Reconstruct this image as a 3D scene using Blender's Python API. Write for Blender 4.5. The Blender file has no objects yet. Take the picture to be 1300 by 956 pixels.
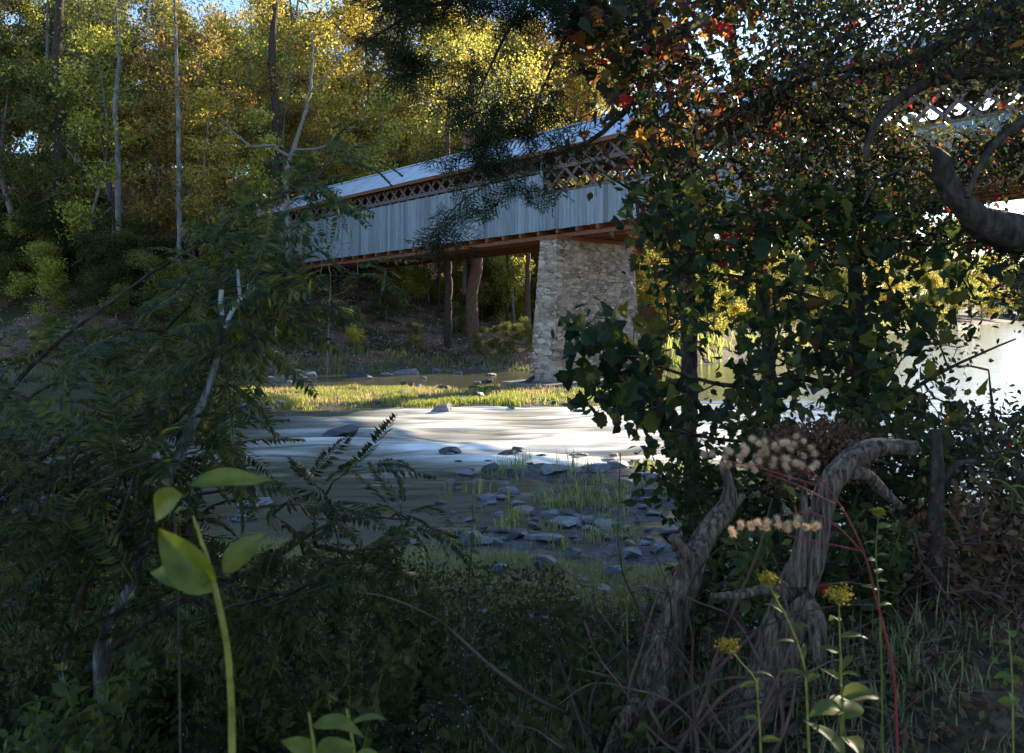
import bpy, math, random
import numpy as np
from math import radians, sin, cos, pi
C = bpy.context.scene.collection
SC = bpy.context.scene
rng = np.random.default_rng(7)
CZ = 3.95                      # camera height above the river
# ------------------------------------------------------------------ camera
cam = bpy.data.cameras.new("camera"); camo = bpy.data.objects.new("camera", cam); C.objects.link(camo)
camo.location = (0, 0, CZ); camo.rotation_euler = (radians(90), 0, 0)
cam.sensor_width = 36; cam.lens = 36 * 1000 / 1300; cam.shift_y = -83 / 1300
cam.clip_start = .05; cam.clip_end = 3000
cam.dof.use_dof = True; cam.dof.focus_distance = 30; cam.dof.aperture_fstop = 6.3
SC.camera = camo
# ------------------------------------------------------------------ world, sun, exposure
SUN_AZ, SUN_EL = 42, 21.5
w = bpy.data.worlds.new("World"); SC.world = w; w.use_nodes = True
nt = w.node_tree; bg = nt.nodes["Background"]
sky = nt.nodes.new("ShaderNodeTexSky"); sky.sky_type = 'NISHITA'; sky.sun_disc = False
sky.sun_elevation = radians(SUN_EL); sky.sun_rotation = radians(SUN_AZ)
sky.air_density = 1.0; sky.dust_density = 0.4; sky.ozone_density = 1.5
tint = nt.nodes.new("ShaderNodeMixRGB"); tint.blend_type = 'MULTIPLY'; tint.inputs[0].default_value = 1; tint.inputs[2].default_value = (.86, 1.0, 1.22, 1)   # the photograph's cool white balance
nt.links.new(sky.outputs[0], tint.inputs[1]); nt.links.new(tint.outputs[0], bg.inputs[0]); bg.inputs[1].default_value = 0.12
sl = bpy.data.lights.new("sun", 'SUN'); sl.energy = 5.0; sl.angle = radians(.5); sl.color = (1, .86, .66)
so = bpy.data.objects.new("sun", sl); C.objects.link(so)
so.rotation_euler = (radians(90 - SUN_EL), 0, radians(180 - SUN_AZ)); so.location = (40, 40, 60)
SC.view_settings.view_transform = 'Standard'; SC.view_settings.look = 'None'
SC.view_settings.exposure = 1.5; SC.view_settings.gamma = 1
SC.cycles.max_bounces = 6; SC.cycles.diffuse_bounces = 3; SC.cycles.glossy_bounces = 2
SC.cycles.transmission_bounces = 4; SC.cycles.use_denoising = True
SC.cycles.sample_clamp_indirect = 4
SC.cycles.caustics_reflective = False; SC.cycles.caustics_refractive = False

# ------------------------------------------------------------------ helpers
def S(px, py, D): return np.array([(px - 650) / 1000 * D, D, CZ + (395 - py) / 1000 * D])
def pix(p):
    p = np.asarray(p, float); return 650 + 1000 * p[..., 0] / p[..., 1], 395 - 1000 * (p[..., 2] - CZ) / p[..., 1]
def _h(ix, iy, s):
    n = (ix.astype(np.int64) * 374761393 + iy.astype(np.int64) * 668265263 + s * 982451653) & 0x7fffffff
    n = ((n ^ (n >> 13)) * 1274126177) & 0x7fffffff
    return ((n ^ (n >> 16)) & 0xffff) / 65535.0
def noise(x, y, s=0):
    x = np.asarray(x, float); y = np.asarray(y, float)
    ix = np.floor(x); iy = np.floor(y); fx = x - ix; fy = y - iy
    fx = fx * fx * (3 - 2 * fx); fy = fy * fy * (3 - 2 * fy)
    a = _h(ix, iy, s); b = _h(ix + 1, iy, s); c = _h(ix, iy + 1, s); d = _h(ix + 1, iy + 1, s)
    return (a + (b - a) * fx) * (1 - fy) + (c + (d - c) * fx) * fy
def fbm(x, y, s=0, o=4):
    r = 0; a = .5
    for k in range(o):
        r = r + a * (noise(x, y, s + k) * 2 - 1); x = np.asarray(x) * 2.03 + 5.1; y = np.asarray(y) * 2.03 + 1.7; a *= .5
    return r
def sst(a, b, x):
    t = np.clip((x - a) / (b - a), 0, 1); return t * t * (3 - 2 * t)
class Geo:
    def __init__(s): s.v = []; s.l = []; s.n = []; s.m = []; s.nv = 0; s.sm = []
    def add(s, V, F, mat=0, smooth=False):
        V = np.asarray(V, float).reshape(-1, 3)
        if isinstance(F, np.ndarray):
            s.l.append(F.reshape(-1) + s.nv); k = len(F); s.n.append(np.full(k, F.shape[1]))
        else:
            k = len(F); s.l.append(np.array([i for f in F for i in f]) + s.nv); s.n.append(np.array([len(f) for f in F]))
        s.m.append(np.full(k, mat)); s.sm.append(np.full(k, smooth)); s.v.append(V); s.nv += len(V)
    def inst(s, T, pos, R, sc, mat=0):
        V, F = T; pos = np.asarray(pos); n = len(pos)
        if n == 0: return
        sc = np.broadcast_to(np.asarray(sc, float), (n,))
        W = np.einsum('nij,kj->nki', R, V) * sc[:, None, None] + pos[:, None, :]
        k = len(V)
        by = {}
        for f in F: by.setdefault(len(f), []).append(f)
        base = s.nv
        s.v.append(W.reshape(-1, 3)); s.nv += n * k
        for q, fs in by.items():
            A = np.array(fs)[None] + (np.arange(n) * k)[:, None, None] + base
            s.l.append(A.reshape(-1)); m = n * len(fs)
            s.n.append(np.full(m, q)); s.m.append(np.full(m, mat)); s.sm.append(np.full(m, False))
    def mesh(s, name, mats):
        me = bpy.data.meshes.new(name)
        V = np.concatenate(s.v); L = np.concatenate(s.l).astype(np.int32); N = np.concatenate(s.n).astype(np.int32)
        me.vertices.add(len(V)); me.vertices.foreach_set("co", V.astype(np.float32).ravel())
        me.loops.add(len(L)); me.loops.foreach_set("vertex_index", L)
        me.polygons.add(len(N)); me.polygons.foreach_set("loop_start", np.concatenate([[0], np.cumsum(N)[:-1]]).astype(np.int32))
        me.polygons.foreach_set("loop_total", N)
        for m in (mats if isinstance(mats, (list, tuple)) else [mats]): me.materials.append(m)
        me.polygons.foreach_set("material_index", np.concatenate(s.m).astype(np.int32))
        me.polygons.foreach_set("use_smooth", np.concatenate(s.sm).astype(bool))
        me.update(calc_edges=True); return me
    def obj(s, name, mats, parent=None, loc=None):
        me = s.mesh(name, mats)
        o = bpy.data.objects.new(name, me); C.objects.link(o)
        if parent is not None:
            o.parent = parent
            if loc is None and tuple(parent.location) != (0, 0, 0):   # world-space build: shift under the thing's base
                me.transform(__import__('mathutils').Matrix.Translation(-parent.location))
        if loc is not None: o.location = loc
        return o
def tag(o, label=None, cat=None, group=None, kind=None):
    if label: o["label"] = label
    if cat: o["category"] = cat
    if group: o["group"] = group
    if kind: o["kind"] = kind
    return o
def empty(name, loc, label=None, cat=None, group=None):
    o = bpy.data.objects.new(name, None); C.objects.link(o); o.location = [float(a) for a in loc]; o.empty_display_size = .2
    return tag(o, label, cat, group)
def copy_tree(o, parent=None):
    c = o.copy(); C.objects.link(c)
    if parent is not None: c.parent = parent
    for ch in [k for k in o.children]: copy_tree(ch, c)
    return c
def nrm(v): v = np.asarray(v, float); return v / (np.linalg.norm(v, axis=-1, keepdims=True) + 1e-9)
def frames(along, normal):
    """columns: side, along, normal"""
    y = nrm(along); z = nrm(normal - y * np.sum(y * normal, -1, keepdims=True)); x = np.cross(y, z)
    return np.stack([x, y, z], -1)
def rdir(n, r, up=0, flat=1):
    v = r.normal(size=(n, 3)); v[:, 2] = v[:, 2] * flat + up; return nrm(v)
def box(g, a, b, mat=0):
    (x0, y0, z0), (x1, y1, z1) = a, b
    V = [(x, y, z) for z in (z0, z1) for y in (y0, y1) for x in (x0, x1)]
    g.add(V, np.array([(0, 2, 3, 1), (4, 5, 7, 6), (0, 1, 5, 4), (2, 6, 7, 3), (0, 4, 6, 2), (1, 3, 7, 5)]), mat)
def obox(g, o, ax, ay, az, mat=0):
    """box from corner o with edge vectors"""
    o, ax, ay, az = map(np.array, (o, ax, ay, az))
    V = [o + i * ax + j * ay + k * az for k in (0, 1) for j in (0, 1) for i in (0, 1)]
    g.add(V, np.array([(0, 2, 3, 1), (4, 5, 7, 6), (0, 1, 5, 4), (2, 6, 7, 3), (0, 4, 6, 2), (1, 3, 7, 5)]), mat)
def resample(P, R, step):
    P = np.asarray(P, float); R = np.asarray(R, float)
    if len(P) > 2:   # hermite spline with tangents limited by the shorter neighbour
        Q = []; q = []
        sg = np.diff(P, axis=0); ln = np.linalg.norm(sg, axis=1)
        dr_ = nrm(np.vstack([sg[0], nrm(sg[:-1]) + nrm(sg[1:]), sg[-1]]))
        for i in range(len(P) - 1):
            d = np.linalg.norm(P[i + 1] - P[i]); k = max(2, int(d / step))
            for t in np.arange(k) / k:
                m0 = dr_[i] * (min(ln[i], ln[i - 1]) if i else ln[i]); m1 = dr_[i + 1] * (min(ln[i], ln[i + 1]) if i + 1 < len(ln) else ln[i])
                Q.append((2 * t ** 3 - 3 * t * t + 1) * P[i] + (t ** 3 - 2 * t * t + t) * m0 + (3 * t * t - 2 * t ** 3) * P[i + 1] + (t ** 3 - t * t) * m1)
                q.append(R[i] + (R[i + 1] - R[i]) * t)
        Q.append(P[-1]); q.append(R[-1]); return np.array(Q), np.array(q)
    d = np.linalg.norm(P[1] - P[0]); k = max(2, int(d / step)); t = np.linspace(0, 1, k + 1)
    return P[0] + (P[1] - P[0]) * t[:, None], R[0] + (R[1] - R[0]) * t
def tube(g, P, R, n=8, mat=0, rough=0, seed=0, cap=True):
    P = np.asarray(P, float); m = len(P); T = np.gradient(P, axis=0); T = nrm(T)
    u = np.array([1, 0, 0.]) if abs(T[0][0]) < .8 else np.array([0, 0, 1.])
    V = []; a = np.arange(n) / n * 2 * pi
    for i in range(m):
        u = u - T[i] * np.dot(u, T[i]); u = u / np.linalg.norm(u); v = np.cross(T[i], u)
        r = R[i] * (1 + rough * ((noise(cos(1) * 3 + 2.2 * np.cos(a) + 9, np.full(n, i * .35), seed) - .5) * 2 + .5 * (noise(a * 2.3, np.full(n, i * .9), seed + 5) - .5) * np.sin(a / 2)))
        V.append(P[i] + r[:, None] * (np.cos(a)[:, None] * u + np.sin(a)[:, None] * v))
    V = np.concatenate(V); j = np.arange(n)
    F = [np.stack([i * n + j, i * n + (j + 1) % n, (i + 1) * n + (j + 1) % n, (i + 1) * n + j], 1) for i in range(m - 1)]
    g.add(V, np.concatenate(F), mat, True)
    if cap:
        g.add(V[-n:], [list(range(n))], mat, False); g.add(V[:n], [list(range(n))[::-1]], mat, False)
def frusta(g, A, B, ra, rb, n=3, mat=0):
    A = np.asarray(A); B = np.asarray(B); k = len(A)
    if k == 0: return
    T = nrm(B - A); u = np.cross(T, np.array([.31, .22, .93])); u = nrm(u); v = np.cross(T, u)
    a = np.arange(n) / n * 2 * pi
    ring = np.cos(a)[None, :, None] * u[:, None] + np.sin(a)[None, :, None] * v[:, None]
    V = np.concatenate([A[:, None] + ring * np.asarray(ra)[:, None, None], B[:, None] + ring * np.asarray(rb)[:, None, None]], 1)
    j = np.arange(n); F = np.stack([j, (j + 1) % n, n + (j + 1) % n, n + j], 1)
    F = F[None] + (np.arange(k) * 2 * n)[:, None, None]
    g.add(V.reshape(-1, 3), F.reshape(-1, 4), mat, True)
def grow(g, limbs, targets, r, rt=.004, step=.25, sag=0., wob=.12, pexp=.5, sides=3, mat=0, rmax=.05, lsides=8, lrough=.12):
    """smooth limbs, then a branchlet from the nearest wood to every target; returns tip points and tip directions"""
    pos = []; par = []; lim = []; rad = []
    for P, R in limbs:
        Q, q = resample(P, R, step)
        Q = Q + (r.normal(size=Q.shape) * q[:, None] * .12)
        tube(g, Q, q, lsides, mat, lrough, int(r.integers(999)))
        b = len(pos)
        for i in range(len(Q)): pos.append(Q[i]); par.append(b + i - 1 if i else -1); rad.append(q[i])
    nl = len(pos); pos = list(pos)
    L = np.array(pos); targets = np.asarray(targets)
    if len(targets):
        d0 = np.array([np.min(np.sum((L - t) ** 2, 1)) for t in targets]); targets = targets[np.argsort(d0)]
    cap = nl + len(targets) * 14 + 10
    A = np.zeros((cap, 3)); A[:nl] = L; n = nl; par += [0] * (cap - nl); tips = []; tdir = []
    for t in targets:
        d = A[:n] - t; dd = np.einsum('ij,ij->i', d, d); i = int(np.argmin(dd)); D = math.sqrt(dd[i])
        if D < 1e-3: continue
        k = int(min(12, max(2, D / step))); p0 = A[i]
        c = (p0 + t) / 2 + r.normal(size=3) * D * wob + np.array([0, 0, D * sag])
        prev = i
        for s in range(1, k + 1):
            u = s / k; q = (1 - u) ** 2 * p0 + 2 * u * (1 - u) * c + u * u * t + (r.normal(size=3) * D * .02 if s < k else 0)
            A[n] = q; par[n] = prev; prev = n; n += 1
        tips.append(prev); tdir.append(t - A[par[prev]])
    cnt = np.zeros(n)
    for i in tips: cnt[i] += 1
    for i in range(n - 1, nl - 1, -1):
        cnt[par[i]] += cnt[i] if cnt[i] > 0 else 0
    rr = np.minimum(rt * np.maximum(cnt, 1) ** pexp, rmax)
    idx = np.arange(nl, n); pa = np.array([par[i] for i in idx], int) if n > nl else np.array([], int)
    if n > nl:
        ra = rr[pa].copy(); low = pa < nl; ra[low] = rr[idx][low] * 1.15
        frusta(g, A[pa], A[idx], ra, rr[idx], sides, mat)
    return A[tips] if tips else np.zeros((0, 3)), nrm(np.array(tdir)) if tips else np.zeros((0, 3))

# ------------------------------------------------------------------ materials
def mat_new(name):
    m = bpy.data.materials.new(name); m.use_nodes = True; t = m.node_tree; t.nodes.clear()
    o = t.nodes.new("ShaderNodeOutputMaterial"); return m, t, o
def N(t, typ, **k):
    n = t.nodes.new(typ)
    for a, b in k.items():
        if a.startswith("i_"):
            key = a[2:]; n.inputs[int(key) if key.isdigit() else key.replace("_", " ")].default_value = b
        else: setattr(n, a, b)
    return n
def ramp(t, stops, interp='LINEAR'):
    n = t.nodes.new("ShaderNodeValToRGB"); cr = n.color_ramp; cr.interpolation = interp
    while len(cr.elements) < len(stops): cr.elements.new(.5)
    for e, (p, c) in zip(cr.elements, stops): e.position = p; e.color = (*c, 1) if len(c) == 3 else c
    return n
def leafmat(name, cols, trans=.45, rough=.5, spec=.2, interp='LINEAR'):
    m, t, o = mat_new(name); L = t.links.new
    geo = N(t, "ShaderNodeNewGeometry"); n = len(cols)
    if interp == 'CONSTANT': st = cols
    else: st = [(i / (n - 1), c) for i, c in enumerate(cols)]
    cr = ramp(t, st, interp); oi = N(t, "ShaderNodeObjectInfo")
    L(geo.outputs["Random Per Island"], cr.inputs[0])
    hv = N(t, "ShaderNodeHueSaturation"); L(cr.outputs[0], hv.inputs["Color"])
    mr = N(t, "ShaderNodeMapRange", i_To_Min=.8, i_To_Max=1.25); L(oi.outputs["Random"], mr.inputs[0]); L(mr.outputs[0], hv.inputs["Value"])
    b = N(t, "ShaderNodeBsdfPrincipled", i_Roughness=rough); b.inputs["Specular IOR Level"].default_value = spec * .55
    L(hv.outputs[0], b.inputs["Base Color"])
    tr = N(t, "ShaderNodeBsdfTranslucent")
    hv2 = N(t, "ShaderNodeHueSaturation", i_Saturation=.98, i_Value=2.2); L(hv.outputs[0], hv2.inputs["Color"]); L(hv2.outputs[0], tr.inputs[0])
    mx = N(t, "ShaderNodeMixShader", i_0=trans); L(b.outputs[0], mx.inputs[1]); L(tr.outputs[0], mx.inputs[2]); L(mx.outputs[0], o.inputs[0])
    return m
def noisemat(name, stops, scale=(1, 1, 1), nscale=5, detail=6, bump=.3, bdist=.02, rough=.85, spec=.2, coord='Object', distort=0, extra=None):
    m, t, o = mat_new(name); L = t.links.new
    tc = N(t, "ShaderNodeTexCoord"); mp = N(t, "ShaderNodeMapping"); mp.inputs[3].default_value = scale
    L(tc.outputs[coord], mp.inputs[0])
    nz = N(t, "ShaderNodeTexNoise", i_Scale=nscale, i_Detail=detail, i_Roughness=.62, i_Distortion=distort); L(mp.outputs[0], nz.inputs[0])
    cr = ramp(t, stops); L(nz.outputs[0], cr.inputs[0])
    b = N(t, "ShaderNodeBsdfPrincipled", i_Roughness=rough); b.inputs["Specular IOR Level"].default_value = spec
    L(cr.outputs[0], b.inputs["Base Color"])
    bp = N(t, "ShaderNodeBump", i_Strength=bump, i_Distance=bdist); L(nz.outputs[0], bp.inputs["Height"]); L(bp.outputs[0], b.inputs["Normal"])
    L(b.outputs[0], o.inputs[0])
    if extra: extra(t, L, mp, cr, b, bp, nz)
    return m
M = {}
M['gold'] = leafmat('golden_leaves', [(.09, .095, .02), (.32, .27, .04), (.44, .36, .07), (.14, .14, .025), (.40, .24, .04), (.06, .065, .015)], .58)
M['ygreen'] = leafmat('yellow_green_leaves', [(.06, .068, .014), (.22, .21, .035), (.40, .36, .06), (.12, .125, .025)], .56)
M['orange'] = leafmat('orange_leaves', [(.22, .11, .03), (.30, .19, .04), (.09, .09, .02), (.28, .12, .035), (.06, .06, .015), (.30, .25, .05)], .5)
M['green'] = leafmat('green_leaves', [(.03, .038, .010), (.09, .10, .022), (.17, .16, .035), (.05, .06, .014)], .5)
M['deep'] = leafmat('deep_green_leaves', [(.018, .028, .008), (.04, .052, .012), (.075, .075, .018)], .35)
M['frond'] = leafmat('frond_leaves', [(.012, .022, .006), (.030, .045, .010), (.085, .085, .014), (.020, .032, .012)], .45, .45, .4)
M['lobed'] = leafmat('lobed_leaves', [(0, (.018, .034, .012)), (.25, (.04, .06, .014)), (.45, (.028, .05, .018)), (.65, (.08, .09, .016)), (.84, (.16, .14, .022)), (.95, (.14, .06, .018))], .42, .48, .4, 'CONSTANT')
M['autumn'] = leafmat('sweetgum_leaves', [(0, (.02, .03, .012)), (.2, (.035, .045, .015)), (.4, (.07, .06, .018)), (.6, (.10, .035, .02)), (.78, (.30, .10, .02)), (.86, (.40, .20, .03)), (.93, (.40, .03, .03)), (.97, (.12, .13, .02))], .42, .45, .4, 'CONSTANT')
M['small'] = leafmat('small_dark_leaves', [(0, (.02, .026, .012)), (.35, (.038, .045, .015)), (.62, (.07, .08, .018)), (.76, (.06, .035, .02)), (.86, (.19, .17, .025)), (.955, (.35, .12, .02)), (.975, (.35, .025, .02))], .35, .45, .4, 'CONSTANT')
M['cedar'] = leafmat('cedar_needles', [(.012, .022, .009), (.022, .036, .012), (.04, .045, .015)], .22, .6, .2)
M['grass'] = leafmat('marsh_grass', [(.10, .15, .025), (.20, .24, .04), (.34, .31, .08), (.14, .19, .03)], .5, .6, .2)
M['dullgrass'] = leafmat('bank_grass', [(.07, .10, .035), (.14, .16, .055), (.26, .21, .09), (.08, .11, .04)], .4, .6, .25)
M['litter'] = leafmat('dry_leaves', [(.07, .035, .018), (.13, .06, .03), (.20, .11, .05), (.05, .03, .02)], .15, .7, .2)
M['litter_lit'] = leafmat('sun_painted_bank_litter', [(.18, .11, .07), (.34, .21, .14), (.50, .36, .27), (.10, .06, .04)], .15, .7, .2)  # lighter copy of the dry leaves, sunlight on the far bank painted in
M['drygrass'] = leafmat('dry_grass', [(.25, .17, .09), (.38, .28, .15), (.18, .15, .05)], .45, .6, .2)
M['weed'] = leafmat('weed_leaves', [(.035, .055, .015), (.08, .10, .02), (.13, .13, .025)], .4, .45, .4)
M['bright0'] = leafmat('pokeweed_leaves', [(.085, .12, .008), (.13, .15, .01)], .6, .45, .3)
def bigleaf():
    m, t, o = mat_new('pokeweed_leaves'); L = t.links.new
    tc = N(t, "ShaderNodeTexCoord"); nz = N(t, "ShaderNodeTexNoise", i_Scale=28, i_Detail=6, i_Roughness=.65); L(tc.outputs["Object"], nz.inputs[0])
    n2 = N(t, "ShaderNodeTexNoise", i_Scale=7, i_Detail=3); L(tc.outputs["Object"], n2.inputs[0])
    c = ramp(t, [(.3, (.06, .07, .006)), (.5, (.14, .16, .010)), (.7, (.26, .25, .018))]); ad = N(t, "ShaderNodeMath", operation='ADD'); mu = N(t, "ShaderNodeMath", operation='MULTIPLY', i_1=.5)
    L(nz.outputs[0], ad.inputs[0]); L(n2.outputs[0], ad.inputs[1]); L(ad.outputs[0], mu.inputs[0]); L(mu.outputs[0], c.inputs[0])
    b = N(t, "ShaderNodeBsdfPrincipled", i_Roughness=.5); L(c.outputs[0], b.inputs["Base Color"]); tr = N(t, "ShaderNodeBsdfTranslucent"); hv = N(t, "ShaderNodeHueSaturation", i_Value=1.6); L(c.outputs[0], hv.inputs["Color"]); L(hv.outputs[0], tr.inputs[0])
    bp = N(t, "ShaderNodeBump", i_Strength=.6, i_Distance=.004); L(nz.outputs[0], bp.inputs["Height"]); L(bp.outputs[0], b.inputs["Normal"])
    mx = N(t, "ShaderNodeMixShader", i_0=.5); L(b.outputs[0], mx.inputs[1]); L(tr.outputs[0], mx.inputs[2]); L(mx.outputs[0], o.inputs[0]); return m
M['bright'] = bigleaf()
M['goldenrod'] = leafmat('goldenrod_flowers', [(.25, .18, .02), (.36, .27, .03), (.14, .12, .02)], .4, .7, .1)
M['white'] = leafmat('white_petals', [(.3, .31, .29), (.45, .45, .42)], .3, .7, .1)
M['plume'] = leafmat('dried_flower_fluff', [(.34, .22, .12), (.50, .36, .22), (.60, .47, .32)], .5, .9, .1)
M['redstem'] = noisemat('red_stem', [(.3, (.16, .02, .02)), (.7, (.30, .05, .05))], nscale=20, rough=.5)
M['stem'] = noisemat('green_stem', [(.3, (.07, .09, .02)), (.7, (.14, .16, .03))], nscale=30, rough=.5)
M['ystem'] = noisemat('yellow_green_stem', [(.3, (.13, .13, .02)), (.7, (.30, .28, .06))], nscale=30, rough=.5)
M['bark'] = noisemat('dark_bark', [(.32, (.012, .009, .006)), (.5, (.05, .036, .026)), (.7, (.11, .08, .058))], (1, 1, .45), 16, 12, 1.0, .03)
M['greybark'] = noisemat('grey_bark', [(.3, (.09, .08, .065)), (.7, (.24, .22, .19))], (1, 1, .3), 9, 6, .5, .02)
M['redbark'] = noisemat('reddish_bark', [(.3, (.05, .028, .02)), (.7, (.16, .085, .06))], (1, 1, .2), 12, 6, .6, .03)
M['driftwood'] = noisemat('weathered_driftwood', [(.36, (.012, .008, .005)), (.48, (.085, .056, .036)), (.70, (.24, .175, .12))], (13, 13, 1.5), 5, 14, 1.0, .012, distort=.5)
M['palebark'] = noisemat('pale_tree_bark', [(.35, (.07, .065, .055)), (.6, (.22, .21, .19)), (.8, (.34, .33, .30))], (1, 1, .5), 2.5, 8, .5, .02)
M['mottled'] = noisemat('mottled_dead_bark', [(.38, (.025, .022, .018)), (.5, (.07, .06, .05)), (.64, (.24, .24, .23))], (1, 1, .35), 16, 9, .9, .012)
M['palewood'] = noisemat('pale_bare_wood', [(.3, (.18, .19, .18)), (.7, (.50, .53, .53))], (1, 1, .3), 20, 6, .5, .01)
def stonefix(t, L, mp, cr, b, bp, nz):
    n2 = N(t, "ShaderNodeTexNoise", i_Scale=1.2, i_Detail=3); L(mp.outputs[0], n2.inputs[0])
M['rock'] = noisemat('river_rock', [(.25, (.05, .05, .05)), (.5, (.15, .15, .145)), (.78, (.32, .31, .29))], (1, 1, 1.6), 4, 10, .8, .05, rough=.55, spec=.4)
M['wetrock'] = noisemat('wet_dark_rock', [(.3, (.018, .018, .018)), (.6, (.05, .05, .05)), (.85, (.16, .15, .15))], (1, 1, 2), 4, 10, .8, .05, rough=.35, spec=.5)
M['concrete'] = noisemat('old_footing_concrete', [(.3, (.10, .09, .08)), (.7, (.24, .22, .20))], (1, 1, 1), 5, 8, .5, .02)
M['timber'] = noisemat('reddish_timber', [(.3, (.10, .035, .018)), (.7, (.26, .11, .055))], (2, 2, 2), 5, 8, .3, .01)
M['lath'] = noisemat('weathered_lath', [(.3, (.07, .05, .045)), (.7, (.19, .145, .13))], (3, 3, 1), 5, 8, .3, .01)

# siding: boards run in the mesh, material carries grain, stains and a slight board-to-board change
def sidingmat():
    m, t, o = mat_new('weathered_grey_siding'); L = t.links.new
    tc = N(t, "ShaderNodeTexCoord"); geo = N(t, "ShaderNodeNewGeometry")
    mp = N(t, "ShaderNodeMapping"); mp.inputs[3].default_value = (6, 6, .35); L(tc.outputs["Object"], mp.inputs[0])
    nz = N(t, "ShaderNodeTexNoise", i_Scale=3, i_Detail=8, i_Roughness=.65); L(mp.outputs[0], nz.inputs[0])
    c1 = ramp(t, [(.25, (.11, .13, .145)), (.5, (.19, .22, .235)), (.8, (.28, .31, .325))]); L(nz.outputs[0], c1.inputs[0])
    c2 = ramp(t, [(0, (.58, .57, .56)), (.15, (.82, .83, .84)), (.6, (1, 1, 1)), (1, (1.2, 1.2, 1.2))]); L(geo.outputs["Random Per Island"], c2.inputs[0])
    mx = N(t, "ShaderNodeMixRGB", blend_type='MULTIPLY', i_0=1.0); L(c1.outputs[0], mx.inputs[1]); L(c2.outputs[0], mx.inputs[2])
    b = N(t, "ShaderNodeBsdfPrincipled", i_Roughness=.6); L(mx.outputs[0], b.inputs["Base Color"]); b.inputs["Specular IOR Level"].default_value = .3
    bp = N(t, "ShaderNodeBump", i_Strength=.2, i_Distance=.01); L(nz.outputs[0], bp.inputs["Height"]); L(bp.outputs[0], b.inputs["Normal"])
    L(b.outputs[0], o.inputs[0]); return m
M['siding'] = sidingmat()
def roofmat():
    m, t, o = mat_new('galvanised_roof_sheet'); L = t.links.new
    tc = N(t, "ShaderNodeTexCoord"); nz = N(t, "ShaderNodeTexNoise", i_Scale=1.3, i_Detail=7, i_Roughness=.6); L(tc.outputs["Object"], nz.inputs[0])
    geo = N(t, "ShaderNodeNewGeometry")
    c1 = ramp(t, [(.3, (.40, .45, .50)), (.7, (.55, .61, .67))]); L(nz.outputs[0], c1.inputs[0])
    c2 = ramp(t, [(0, (.85, .85, .85)), (1, (1.05, 1.05, 1.05))]); L(geo.outputs["Random Per Island"], c2.inputs[0])
    mx = N(t, "ShaderNodeMixRGB", blend_type='MULTIPLY', i_0=1.0); L(c1.outputs[0], mx.inputs[1]); L(c2.outputs[0], mx.inputs[2])
    b = N(t, "ShaderNodeBsdfPrincipled", i_Roughness=.5, i_Metallic=.0); L(mx.outputs[0], b.inputs["Base Color"])
    L(b.outputs[0], o.inputs[0]); return m
M['roof'] = roofmat()
def piermat():
    m, t, o = mat_new('rubble_masonry'); L = t.links.new
    tc = N(t, "ShaderNodeTexCoord"); geo = N(t, "ShaderNodeNewGeometry")
    mp = N(t, "ShaderNodeMapping"); mp.inputs[3].default_value = (1.9, 1.9, 5.2); L(tc.outputs["Object"], mp.inputs[0])
    wn = N(t, "ShaderNodeTexNoise", i_Scale=2, i_Detail=3); L(mp.outputs[0], wn.inputs[0])
    ad = N(t, "ShaderNodeVectorMath", operation='MULTIPLY_ADD'); ad.inputs[1].default_value = (.5, .5, .5); L(wn.outputs["Color"], ad.inputs[0]); L(mp.outputs[0], ad.inputs[2])
    v = N(t, "ShaderNodeTexVoronoi", i_Scale=1.0); L(ad.outputs[0], v.inputs[0])
    e = N(t, "ShaderNodeTexVoronoi", feature='DISTANCE_TO_EDGE', i_Scale=1.0); L(ad.outputs[0], e.inputs[0])
    sp = N(t, "ShaderNodeSeparateColor"); L(v.outputs["Color"], sp.inputs[0])
    c1 = ramp(t, [(0, (.22, .16, .11)), (.35, (.34, .25, .175)), (.7, (.42, .315, .225)), (1, (.54, .45, .34))]); L(sp.outputs[0], c1.inputs[0])
    nz = N(t, "ShaderNodeTexNoise", i_Scale=9, i_Detail=9, i_Roughness=.7); L(tc.outputs["Object"], nz.inputs[0])
    c3 = ramp(t, [(.3, (.55, .52, .48)), (.62, (1.05, 1.05, 1.05))]); L(nz.outputs[0], c3.inputs[0])
    mx = N(t, "ShaderNodeMixRGB", blend_type='MULTIPLY', i_0=.9); L(c1.outputs[0], mx.inputs[1]); L(c3.outputs[0], mx.inputs[2])
    er = ramp(t, [(.02, (0, 0, 0)), (.09, (1, 1, 1))]); L(e.outputs["Distance"], er.inputs[0])
    n2 = N(t, "ShaderNodeTexNoise", i_Scale=1.6, i_Detail=4); L(tc.outputs["Object"], n2.inputs[0])
    jc = ramp(t, [(.42, (.07, .055, .045)), (.6, (.40, .34, .28))]); L(n2.outputs[0], jc.inputs[0])
    m2 = N(t, "ShaderNodeMixRGB"); L(er.outputs[0], m2.inputs[0]); L(jc.outputs[0], m2.inputs[1]); L(mx.outputs[0], m2.inputs[2])
    b = N(t, "ShaderNodeBsdfPrincipled", i_Roughness=.9); L(m2.outputs[0], b.inputs["Base Color"]); b.inputs["Specular IOR Level"].default_value = .15
    hm = N(t, "ShaderNodeMath", operation='MULTIPLY_ADD', i_1=.5); L(nz.outputs[0], hm.inputs[0]); L(er.outputs[0], hm.inputs[2])
    bp = N(t, "ShaderNodeBump", i_Strength=.6, i_Distance=.04); L(hm.outputs[0], bp.inputs["Height"]); L(bp.outputs[0], b.inputs["Normal"])
    L(b.outputs[0], o.inputs[0]); return m
M['pier'] = piermat()
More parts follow.
